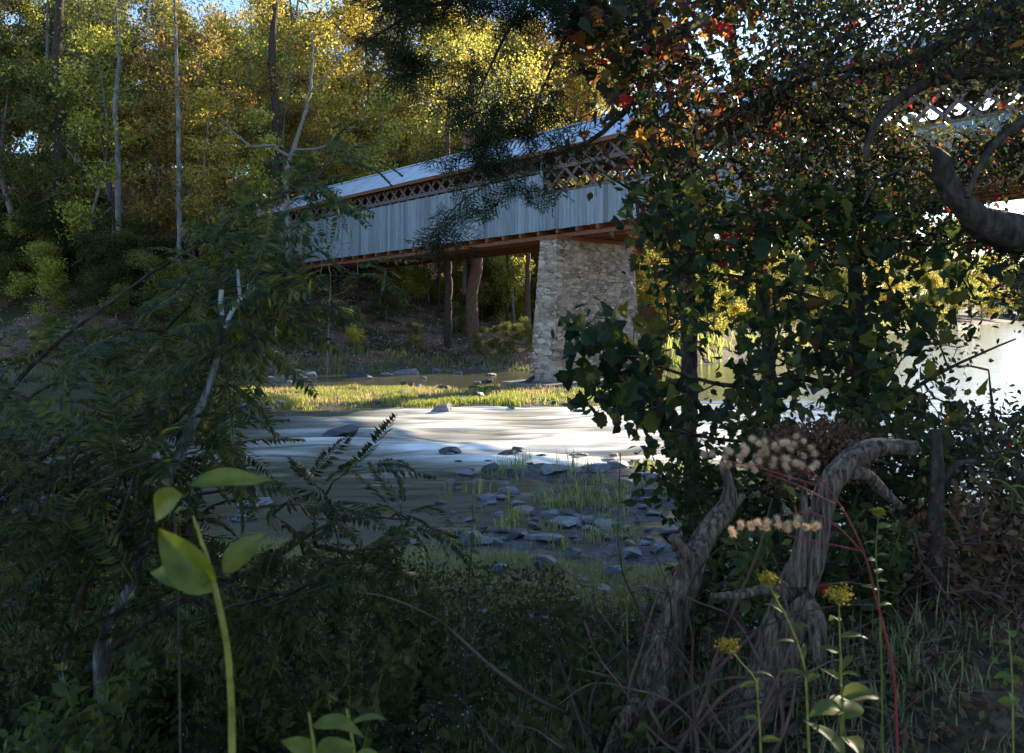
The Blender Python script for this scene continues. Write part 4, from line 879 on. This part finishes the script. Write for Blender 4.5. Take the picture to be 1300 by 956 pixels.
# bushes behind and beside the driftwood
def bush(name, label, poly, n, D0, D1, stems, mt, size, seed, per=26, rad=.2, bark='bark', av=()):
    r = np.random.default_rng(seed); t = sample(poly, n, D0, D1, r, av, 45, seed)
    return fg_tree(name, label, stems, [(t, LEAF6, per, rad, size, mt, .6, -.3)], bark, seed + 1, rt=.0028, cat='bush')
bush('leafy_bush', 'dark leafy bush between the left snag and the sycamore trunk', [(835, 540), (1000, 520), (1180, 540), (1180, 660), (960, 690), (850, 650)], 120, 4.6, 5.8, [([(1000, 800, 5.2), (990, 700, 5.2), (985, 600, 5.2)], [.02, .015, .006]), ([(1000, 780, 5.2), (1080, 660, 5.2), (1120, 590, 5.2)], [.015, .01, .005])], 'deep', .075, 401)
bush('dead_flower_bush', 'brown dried bush behind the tan plumes and the bent driftwood', [(985, 555), (1090, 545), (1100, 620), (1000, 640)], 60, 4.2, 4.6, [([(1060, 800, 4.4), (1050, 700, 4.4), (1045, 610, 4.4)], [.012, .009, .004])], 'litter', .03, 411, 60, .13, 'redbark')
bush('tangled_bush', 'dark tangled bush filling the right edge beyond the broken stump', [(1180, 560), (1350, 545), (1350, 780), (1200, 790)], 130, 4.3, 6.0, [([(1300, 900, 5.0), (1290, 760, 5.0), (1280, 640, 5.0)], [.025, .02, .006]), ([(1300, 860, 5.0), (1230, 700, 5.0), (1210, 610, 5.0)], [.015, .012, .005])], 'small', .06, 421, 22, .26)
bush('brown_briar', 'reddish-brown withered briar over the ground right of the driftwood', [(1120, 640), (1260, 620), (1340, 700), (1300, 800), (1130, 780)], 90, 3.6, 4.4, [([(1220, 900, 4.0), (1215, 780, 4.0), (1210, 690, 4.0)], [.012, .009, .004])], 'litter', .045, 431, 12, .2, 'redbark')
# 4. cedar
r = np.random.default_rng(81)
c1 = sample([(440, -30), (770, -30), (740, 90), (690, 170), (640, 190), (560, 130), (500, 110), (450, 60)], 150, 5.8, 7.0, r, [(700, 40, 780, 110, .5)], 55, 15)
c2 = sample([(520, 300), (560, 255), (640, 205), (720, 195), (715, 240), (690, 290), (600, 320), (545, 330)], 15, 6.0, 6.4, r)
c3 = sample([(500, 215), (560, 190), (700, 165), (770, 150), (765, 185), (690, 215), (520, 235)], 14, 6.0, 6.5, r)
cen = [(880, 900, 9.0), (878, 600, 9.0), (872, 300, 8.9), (868, 80, 8.8), (860, -120, 8.8), (850, -300, 8.8)]
root, ct, cd = fg_tree('cedar_tree', 'cedar whose dark needled boughs hang from the top over the bridge roof', [
    (cen, [.12, .1, .09, .075, .05, .02]),
    ([(868, 60, 8.8), (835, 95, 7.8), (795, 140, 7.0), (750, 178, 6.5), (700, 198, 6.3), (640, 222, 6.2), (590, 252, 6.15)], [.05, .04, .028, .02, .014, .008, .004]),
    ([(862, -100, 8.8), (780, -70, 7.6), (690, -30, 6.8), (600, -10, 6.4), (520, 20, 6.2), (470, 50, 6.1)], [.05, .04, .03, .02, .012, .005]),
    ([(690, -30, 6.8), (650, 30, 6.6), (620, 90, 6.4), (600, 140, 6.3)], [.02, .014, .009, .004]),
    ([(760, -60, 7.4), (720, 40, 6.8), (690, 110, 6.5), (668, 160, 6.3)], [.02, .014, .01, .004])],
    [(np.concatenate([c1, c2, c3]), LEAF4, 0, .1, .1, 'cedar', 0, 0)], 'bark', 82, rt=.0022, step=.12, rmax=.014, sag=.05)
g = Geo(); k = 7; P = np.repeat(ct, k, 0); dd = nrm(np.repeat(cd, k, 0) + r.normal(size=P.shape) * .55 + [0, 0, -.25])
P = P - np.repeat(cd, k, 0) * r.uniform(0, .35, (len(P), 1))
for i in range(3): g.inst(SPRAYS[i], P[i::3], frames(dd[i::3], rdir(len(P[i::3]), r, .8)), r.uniform(.16, .34, len(P[i::3])))
g.obj('crown', M['cedar'], root)
# 5. left: mimosa saplings with feathery fronds, and the bare broken sapling between them
def frond_tree(name, label, limbs, T, seed, size=.5, nper=2, mt='frond', bark='bark'):
    root, tips, td = fg_tree(name, label, limbs, [(T, LEAF4, 0, .1, .1, mt, 0, 0)], bark, seed, rt=.003, step=.14, rmax=.014)
    r = np.random.default_rng(seed + 1); g = Geo(); k = nper; P = np.repeat(tips, k, 0); td = np.repeat(td, k, 0)
    lat = r.normal(size=P.shape) * [1, .5, .22] + td * .8; lat[:, 2] += .12; n_ = nrm(r.normal(size=P.shape) * .35 + [0, -.15, 1])
    for i in range(4): g.inst(FRONDS[i], P[i::4], frames(lat[i::4], n_[i::4]), size * r.uniform(.7, 1.2, len(P[i::4])))
    g.obj('crown', M[mt], root); return root
r = np.random.default_rng(91)
LP = [(-60, 470), (60, 440), (130, 410), (190, 375), (255, 325), (320, 255), (385, 205), (430, 200), (405, 260), (330, 300), (345, 330), (455, 330), (480, 345), (400, 400), (330, 450), (290, 490), (300, 560), (270, 640), (230, 700), (-60, 700)]
t1 = sample(LP, 230, 3.6, 5.2, r, [(100, 390, 190, 435, .8), (285, 490, 480, 620, .95), (300, 315, 470, 345, .3)], 60, 22)
frond_tree('mimosa_tree', 'feathery mimosa sapling whose fronds reach up to the left end of the bridge', [
    ([(-40, 900, 4.3), (-60, 700, 4.2), (-20, 540, 4.2), (65, 441, 4.2), (130, 392, 4.2), (190, 348, 4.2), (260, 306, 4.2), (330, 262, 4.2), (400, 228, 4.2)], [.03, .024, .013, .011, .009, .008, .006, .005, .003]),
    ([(-55, 680, 4.2), (20, 610, 4.3), (100, 542, 4.4), (170, 498, 4.4), (240, 455, 4.4), (320, 400, 4.5), (420, 350, 4.6)], [.02, .016, .013, .010, .008, .006, .003])], t1, 92, .46, 2)
r = np.random.default_rng(95)
t2 = sample([(-40, 560), (200, 560), (330, 640), (480, 640), (560, 650), (600, 690), (520, 720), (420, 760), (250, 800), (-40, 800)], 150, 3.2, 4.6, r, [(180, 600, 345, 680, .6)], 70, 25)
t2b = sample([(370, 600), (480, 565), (490, 600), (400, 640)], 5, 4.1, 4.4, r)
frond_tree('mimosa_tree', 'lower dark mimosa sapling spreading fronds over the near left bank', [
    ([(60, 950, 3.9), (90, 800, 3.9), (130, 700, 3.9), (210, 640, 3.9), (300, 620, 3.9)], [.025, .02, .016, .01, .005]),
    ([(75, 880, 3.9), (200, 780, 3.9), (330, 720, 4.0), (430, 660, 4.1), (520, 660, 4.2)], [.02, .016, .012, .008, .004])], np.concatenate([t2, t2b]), 96, .38, 2)
g = Geo()
def sp(pts): return np.array([S(*p) for p in pts])
b = rootz(S(120, 930, 3.70)); root = empty('broken_sapling', b + [0, 0, .15], 'leaning grey dead sapling with a bare pale broken fork above the left fronds', 'dead tree')
P, Q = resample(np.vstack([[b], sp([(135, 800, 3.72), (165, 745, 3.72), (205, 625, 3.75), (240, 550, 3.75), (266, 490, 3.75), (281, 425, 3.75), (283, 400, 3.75)])]), [.04, .034, .031, .028, .024, .021, .017, .015], .06); tube(g, P, Q, 12, 0, .45, 4); g.obj('trunk', M['mottled'], root)
for pts, rr_, nm in (([(282, 405, 3.75), (280, 385, 3.75), (281, 368, 3.75)], [.013, .012, .010], 'snapped_limb'), ([(284, 415, 3.75), (299, 388, 3.74), (312, 375, 3.73), (325, 366, 3.72)], [.012, .011, .010, .008], 'snapped_limb'), ([(305, 383, 3.735), (303, 362, 3.735), (302, 342, 3.735)], [.009, .008, .006], 'snapped_limb'), ([(313, 375, 3.73), (315, 360, 3.73)], [.005, .003], 'snapped_limb')):
    g = Geo(); P, Q = resample(sp(pts), rr_, .03); tube(g, P, Q, 10, 0, .3, 9); g.obj(nm, M['palewood'], root)

# ------------------------------------------------------------------ driftwood snags at right foreground
def snag(label, trunk, rad, limbs, seed, name='driftwood_snag', mat='driftwood'):
    P = sp(trunk); b = P[0].copy(); root = empty(name, b, label, 'driftwood')
    g = Geo(); Q, q = resample(P, np.array(rad) * .8, .02); tube(g, Q, q, 28, 0, .15, seed); g.obj('trunk', M[mat], root)
    for i, (pts, rr_) in enumerate(limbs):
        g = Geo(); Q, q = resample(sp(pts), np.array(rr_) * .85, .02); tube(g, Q, q, 20, 0, .16, seed + i + 1); g.obj('limb', M[mat], root)
    return root
snag('pale forked driftwood snag leaning at the middle of the lower right corner', [(760, 1120, 3.0), (800, 990, 3.1), (828, 870, 3.15), (850, 800, 3.2), (872, 735, 3.2), (893, 685, 3.25), (922, 645, 3.3), (926, 615, 3.3), (916, 590, 3.3)], [.11, .10, .085, .072, .066, .06, .052, .03, .02],
     [([(872, 735, 3.2), (870, 705, 3.15), (853, 682, 3.12)], [.05, .035, .022]), ([(920, 648, 3.3), (938, 632, 3.32), (944, 628, 3.33)], [.04, .022, .015]), ([(842, 880, 3.0), (800, 905, 2.9), (770, 960, 2.85)], [.05, .035, .02])], 11)
snag('thick dark driftwood trunk bending over at its cut top beside the dried plume', [(890, 1100, 2.9), (930, 960, 2.95), (972, 868, 3.0), (992, 800, 3.0), (1012, 745, 3.0), (1030, 700, 3.0), (1042, 650, 3.0), (1056, 612, 3.0), (1082, 582, 3.02), (1118, 567, 3.05), (1162, 569, 3.08)], [.14, .12, .105, .095, .082, .068, .055, .055, .052, .044, .036],
     [([(1070, 600, 3.0), (1100, 603, 3.1), (1122, 625, 3.15), (1140, 641, 3.2)], [.035, .03, .028, .02]), ([(1010, 740, 2.95), (1016, 690, 2.93), (1020, 650, 2.93), (1022, 610, 2.95)], [.045, .026, .018, .006]), ([(1000, 760, 2.95), (975, 748, 2.85), (940, 755, 2.8), (905, 757, 2.75)], [.045, .022, .018, .012]),
      ([(1015, 760, 2.9), (1035, 790, 2.85), (1040, 840, 2.8)], [.06, .05, .02])], 17)
snag('broken dark stump standing behind the bent driftwood trunk', [(1190, 860, 4.1), (1188, 760, 4.1), (1187, 680, 4.1), (1190, 610, 4.1), (1188, 545, 4.1)], [.065, .06, .05, .045, .03], [([(1188, 620, 4.1), (1215, 590, 4.1), (1240, 585, 4.1)], [.03, .02, .01])], 23, 'broken_stump', 'bark')
# loose dead branches and roots round the snags
r = np.random.default_rng(101)
for i in range(64):
    near_left = i % 3 != 0
    x0, y0 = (r.uniform(740, 960), r.uniform(800, 930)) if near_left else (r.uniform(960, 1300), r.uniform(700, 900)); D = r.uniform(2.6, 3.1) if near_left else r.uniform(2.9, 4.5)
    n = 6; a = r.uniform(.5, 2.6); L = r.uniform(180, 420) if near_left else r.uniform(60, 150); curl = r.uniform(-.4, .4); xg = (x0 - 650) / 1000 * D; y0 = 395 + (CZ - float(H(xg, D))) / D * 1000 + 8; pts = [(x0, y0, D)]
    for k in range(n): a += curl + r.uniform(-.35, .35); pts.append((pts[-1][0] + cos(a) * L / n, pts[-1][1] - sin(a) * L / n, D + r.uniform(-.06, .06) * k))
    P = sp(pts); zg = H(P[:, 0], P[:, 1]); P[:, 2] = np.maximum(P[:, 2], zg + .005)
    g = Geo(); P, Q = resample(P, np.linspace(r.uniform(.005, .011), .0018, len(P)), .03); tube(g, P, Q, 7, 0, .5, i)
    tag(g.obj('dead_branch', M[['driftwood', 'redbark', 'bark'][i % 3]]), ['grey', 'reddish', 'dark'][i % 3] + (' curling root in the tangle about the left driftwood snag' if near_left else ' dead branch lying in the tangle right of the driftwood'), 'branch', 'dead branches in the tangle')

# ------------------------------------------------------------------ dried plume plant, goldenrods, big-leaved pokeweed
def ball(r, k): return [(0, 0, 0)]
def plume_plant():
    r = np.random.default_rng(111); b = rootz(S(1150, 985, 2.0)); root = empty('dried_plume_plant', b, 'dried plant with fluffy tan seed plumes on arching red stems before the driftwood', 'plant')
    main = [S(1135, 860, 1.95), S(1112, 760, 1.9), S(1098, 705, 1.85), S(1075, 655, 1.82), S(1045, 612, 1.8), S(1020, 590, 1.8)]
    stems = [np.vstack([[b], main]), sp([(1098, 705, 1.85), (1065, 670, 1.8), (1030, 650, 1.78), (990, 655, 1.76)]), sp([(1096, 700, 1.85), (1050, 690, 1.85), (1000, 680, 1.85)]), sp([(1050, 620, 1.8), (1000, 605, 1.78), (950, 590, 1.77), (905, 585, 1.76)]), sp([(1040, 612, 1.8), (1000, 585, 1.8), (960, 572, 1.8)]), sp([(1060, 640, 1.82), (1010, 615, 1.8), (970, 600, 1.8)])]
    for i, s_ in enumerate(stems):
        g = Geo(); P, Q = resample(s_, np.linspace(.0034 if i == 0 else .002, .001, len(s_)), .03); tube(g, P, Q, 7, 0, .1, i); g.obj('stem', M['redstem'], root)
    heads = [(905, 582), (925, 588), (938, 583), (952, 590), (950, 570), (968, 560), (985, 570), (996, 580), (1010, 566), (1020, 575), (1028, 590), (1008, 592), (985, 590), (965, 582), (975, 575), (1000, 558), (918, 578)] + [(1035 - i * 12, 668 - 5 * sin(i / 8 * pi) + (i % 2) * 3) for i in range(10)]
    heads += [(x + r.uniform(-16, 16), y + r.uniform(-7, 7)) for x, y in heads[:17] * 2] + [(x, y + r.uniform(-7, 3)) for x, y in heads[17:]]
    for px, py in heads:
        c = S(px, py, 1.8); g = Geo(); n = 330; c = c + r.normal(size=3) * .004; v = nrm(r.normal(size=(n, 3))) ; P = c + v * r.uniform(.0, .006, (n, 1)) * r.uniform(.6, 1.3)
        g.inst(NEEDLE, P, frames(v + r.normal(size=v.shape) * .3, rdir(n, r)), r.uniform(.003, .009, n)); g.obj('seed_head', M['plume'], root)
plume_plant()
def leafblade(L, Wd, bend, fold, n=9, wave=.0, seed=0):
    V = []; m = 7
    for i in range(n + 1):
        u = i / n; wv = Wd * (math.sin(pi * u ** .75) ** .9 if 0 < u < 1 else .02); y = L * (u - .25 * bend * u * u); z = -L * bend * u * u * .6
        for j in range(m):
            q = j / (m - 1) * 2 - 1; V.append((q * wv, y, z + abs(q) * wv * fold + wave * L * math.sin(u * 9 + q * 3 + seed) * abs(q)))
    F = [(i * m + j, i * m + j + 1, (i + 1) * m + j + 1, (i + 1) * m + j) for i in range(n) for j in range(m - 1)]
    return V, F
def pose(T, pos, along, normal, s=1):
    g = Geo(); R = frames(np.array([along]), np.array([normal], float)); V = np.einsum('ij,kj->ki', R[0], np.array(T[0])) * s + pos; g.add(V, T[1], 0, True); return g
def pokeweed():
    b = rootz(S(300, 1100, 1.15)); root = empty('pokeweed', b, 'tall weed with big yellow-green leaves close in front at lower left', 'plant')
    g = Geo(); P, Q = resample(np.vstack([[b], sp([(294, 900, 1.13), (288, 820, 1.12), (275, 755, 1.1), (260, 700, 1.1), (245, 655, 1.1)])]), [.005, .005, .0045, .0038, .003, .0015], .03); tube(g, P, Q, 10, 0, .05, 1); g.obj('stem', M['ystem'], root)
    for (px, py, tx, ty, dd, L, W_, bend, fold, nx, nz) in [
        (273, 750, 188, 668, -.02, .13, .027, .45, .8, -.5, .9), (232, 628, 145, 668, .05, .11, .022, .5, .4, .3, .6), (284, 728, 338, 662, .03, .085, .018, .6, .5, .3, .9), (240, 615, 350, 600, .06, .125, .016, .25, .5, 0, .9), (275, 735, 190, 725, .02, .11, .022, .1, .35, 0, .8)]:
        a = S(px, py, 1.1); e = S(tx, ty, 1.1 + dd); T = leafblade(L, W_, bend, fold, wave=.02, seed=px)
        pose(T, a, e - a, np.array([nx, -1.0, nz])).obj('leaf', M['bright'], root)
pokeweed()
r = np.random.default_rng(121)
def weed(name, label, base, pts, D, lm, sm, n, L, W_, rad=.004, seed=0, flower=None, cat='plant', group=None):
    r = np.random.default_rng(seed); b = rootz(S(base[0], base[1], D)); root = empty(name, b, label, cat, group)
    P, Q = resample(np.vstack([[b], sp([(x, y, D) for x, y in pts])]), np.linspace(rad, rad * .4, len(pts) + 1), .02); g = Geo(); tube(g, P, Q, 7, 0, .05, 1); g.obj('stem', M[sm], root)
    vis = [i for i in range(len(P)) if P[-1][2] - P[i][2] < .13 * D]
    for k in range(n):
        i = vis[int(len(vis) * (k + .5) / n)]; a = k * 2.4 + r.uniform(-.4, .4); dr = np.array([cos(a), sin(a) * .7, r.uniform(.1, .7)])
        pose(leafblade(L * r.uniform(.6, 1.15), W_ * r.uniform(.7, 1.2), r.uniform(.2, .9), .35, 6, .02, k), P[i], dr, np.array([0, -.2, 1.0]) + r.normal(size=3) * .2).obj('leaf', M[lm], root)
    if flower:
        g = Geo(); m = 420; c = P[-1] + np.array([0, 0, .0]); Pp = c + r.normal(size=(m, 3)) * [flower, flower * .8, flower * .6]; g.inst(LEAF4, Pp, frames(rdir(m, r, .4), rdir(m, r)), r.uniform(.004, .009, m)); g.obj('flower_head', M['goldenrod'], root)
    return root
weed('goldenrod', 'goldenrod with a yellow top leaning across the base of the dark driftwood trunk', (1040, 960), [(1022, 850), (1002, 790), (985, 760), (974, 735)], 2.0, 'weed', 'ystem', 9, .07, .010, .0035, 1, .012)
weed('goldenrod', 'goldenrod with an upright yellow head right of the dark driftwood trunk', (1072, 960), [(1068, 850), (1066, 800), (1065, 755)], 2.1, 'weed', 'ystem', 8, .075, .014, .0035, 2, .016)
weed('goldenrod', 'low goldenrod in bud between the two driftwood snags', (985, 960), [(960, 865), (940, 840), (925, 820)], 2.0, 'weed', 'ystem', 7, .055, .009, .003, 3, .012)
weed('tall_weed', 'thin weed with pale buds on its spike right of the plume stems', (1125, 960), [(1118, 800), (1112, 700), (1116, 650)], 2.2, 'weed', 'stem', 10, .045, .009, .003, 4, .006)
weed('broad_leaved_weed', 'large-leaved weed at the bottom edge by the right goldenrod', (1075, 1050), [(1070, 900), (1068, 870)], 1.9, 'weed', 'stem', 6, .13, .035, .005, 5)
weed('broad_leaved_weed', 'yellow-green weed at the bottom right corner', (1290, 1000), [(1285, 860), (1280, 790)], 2.1, 'bright', 'ystem', 8, .06, .016, .003, 6)
weed('broad_leaved_weed', 'weed with a big pale leaf at the bottom left beside the pokeweed', (390, 1130), [(400, 960), (392, 905)], 1.2, 'bright', 'ystem', 6, .085, .02, .004, 7)
weed('broad_leaved_weed', 'dim yellow-green weed rising over the bottom edge left of center', (455, 1130), [(450, 960), (440, 900)], 1.25, 'bright', 'ystem', 6, .06, .015, .004, 8)
weed('twig_sprig', 'drooping leafy sprig with pale tips by the right edge over the tangle', (1330, 760), [(1300, 640), (1270, 610), (1238, 612)], 2.6, 'bright', 'stem', 7, .05, .012, .003, 9)
weed('curled_weed', 'sunlit small weed tuft by the left driftwood snag', (800, 880), [(795, 760), (788, 690), (770, 640)], 3.2, 'weed', 'stem', 9, .09, .02, .004, 10)
weed('tall_weed', 'thin dark-stemmed weed standing in the middle of the near grass', (585, 900), [(592, 790), (598, 700), (600, 640)], 3.6, 'weed', 'bark', 10, .07, .014, .005, 11)
weed('yellow_leaf_sprig', 'blurred yellow sprig in front of the leaning dead sapling', (235, 900), [(225, 700), (215, 600), (200, 540)], 1.9, 'bright', 'bark', 4, .055, .014, .003, 12)
# bank weeds, copies of three kinds
PW = []
for k in range(4):
    rr_ = np.random.default_rng(200 + k); gs_, gl_ = Geo(), Geo(); hh = .55 + .12 * k
    for j in range(3 + k % 2):
        a = j * 2.2; tip = np.array([cos(a) * .16, sin(a) * .16, hh * rr_.uniform(.7, 1.0)]); P, Q = resample(np.array([[0, 0, -.05], [cos(a) * .04, sin(a) * .04, hh * .45], tip]), [.005, .004, .002], .05); tube(gs_, P, Q, 5, 0, .05, j)
        for i in range(2, len(P)):
            m = 4; v = rdir(m, rr_, .15); gl_.inst(LEAF6, np.repeat(P[i][None], m, 0), frames(v, rdir(m, rr_, 1.2)), rr_.uniform(.06, .13, m) * (1.2 - .5 * i / len(P)))
    PW.append((gs_.mesh('stem', M['stem']), gl_))
PWL = {}
def put_weed(px, D, s, lm, label, group):
    x = (px - 650) / 1000 * D; k = int(R_.integers(4)); key = (k, lm)
    if key not in PWL: PWL[key] = PW[k][1].mesh('foliage', M[lm])
    o = empty('leafy_weed', (x, D, float(H(x, D))), label, 'weed', group); o.scale = (s, s, s); o.rotation_euler.z = R_.uniform(0, 6.28)
    for nme, me in (('stem', PW[k][0]), ('foliage', PWL[key])):
        c = bpy.data.objects.new(nme, me); C.objects.link(c); c.parent = o
for i in range(70): put_weed(R_.uniform(-60, 560), R_.uniform(2.7, 7.5), R_.uniform(.45, .95), ['weed', 'deep', 'frond'][i % 3], 'leafy weed in the dark growth of the near left bank', 'weeds of the left bank')
for i in range(30): put_weed(R_.uniform(440, 840), R_.uniform(3.2, 6.5), R_.uniform(.15, .36), 'weed', 'low leafy weed in the middle of the near bank', 'weeds of the middle bank')
for i in range(80): put_weed(R_.uniform(860, 1400), R_.uniform(3.3, 8), R_.uniform(.4, .9), ['deep', 'weed', 'deep', 'small'][i % 4], 'leafy weed in the dark tangle behind the driftwood', 'weeds of the right bank')
# ground cover: small leaves, white flowers, dry litter, twigs
def cover(name, n, box_, size, T, mat, label, kind_z, seed, fn=None, up=1.0, cat='plants'):
    r = np.random.default_rng(seed); x = r.uniform(box_[0], box_[1], n); y = box_[2] + (box_[3] - box_[2]) * r.uniform(0, 1, n) ** 1.6
    k = (y < near(x) - .3)
    if fn is not None: k &= fn(x, y) > r.uniform(0, 1, n)
    x, y = x[k], y[k]; z = H(x, y) + r.uniform(*kind_z, len(x)); g = Geo(); m = len(x)
    g.inst(T, np.stack([x, y, z], 1), frames(rdir(m, r, .1), rdir(m, r, up)), size * r.uniform(.5, 1.3, m)); return tag(g.obj(name, M[mat]), label, cat, kind='stuff')
cover('ground_cover', 26000, (-7, 9, 2.0, 13), .036, LEAF4, 'weed', 'low creeping leaves covering the near bank', (0, .08), 301, lambda x, y: .9 * (fbm(x * 1.2, y * 1.2, 95) > -.2))
cover('ground_cover', 30000, (-5, 0.5, 2.0, 9), .06, LEAF6, 'deep', 'dark undergrowth leaves below the left fronds', (0, .35), 302)
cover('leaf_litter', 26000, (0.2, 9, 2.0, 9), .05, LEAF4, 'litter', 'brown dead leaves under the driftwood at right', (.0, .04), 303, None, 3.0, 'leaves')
cover('white_flowers', 3000, (-1.8, 1.5, 3.4, 8), .013, STAR, 'white', 'tiny white wildflowers dotted through the near bank growth', (.08, .26), 304, lambda x, y: 1.0 * (fbm(x * 2, y * 2, 96) > .0), 1.0, 'flowers')
g = Geo(); r = np.random.default_rng(305); n = 2600; x = r.uniform(.3, 8, n); y = r.uniform(2.2, 8, n); z = H(x, y) + r.uniform(0, .25, n); A = np.stack([x, y, z], 1); B_ = A + rdir(n, r, 0, .35) * r.uniform(.08, .4, (n, 1)); frusta(g, A, B_, np.full(n, .003), np.full(n, .0015))
tag(g.obj('twig_litter', M['redbark']), 'mat of fine dead twigs over the right bank', 'twigs', kind='stuff')
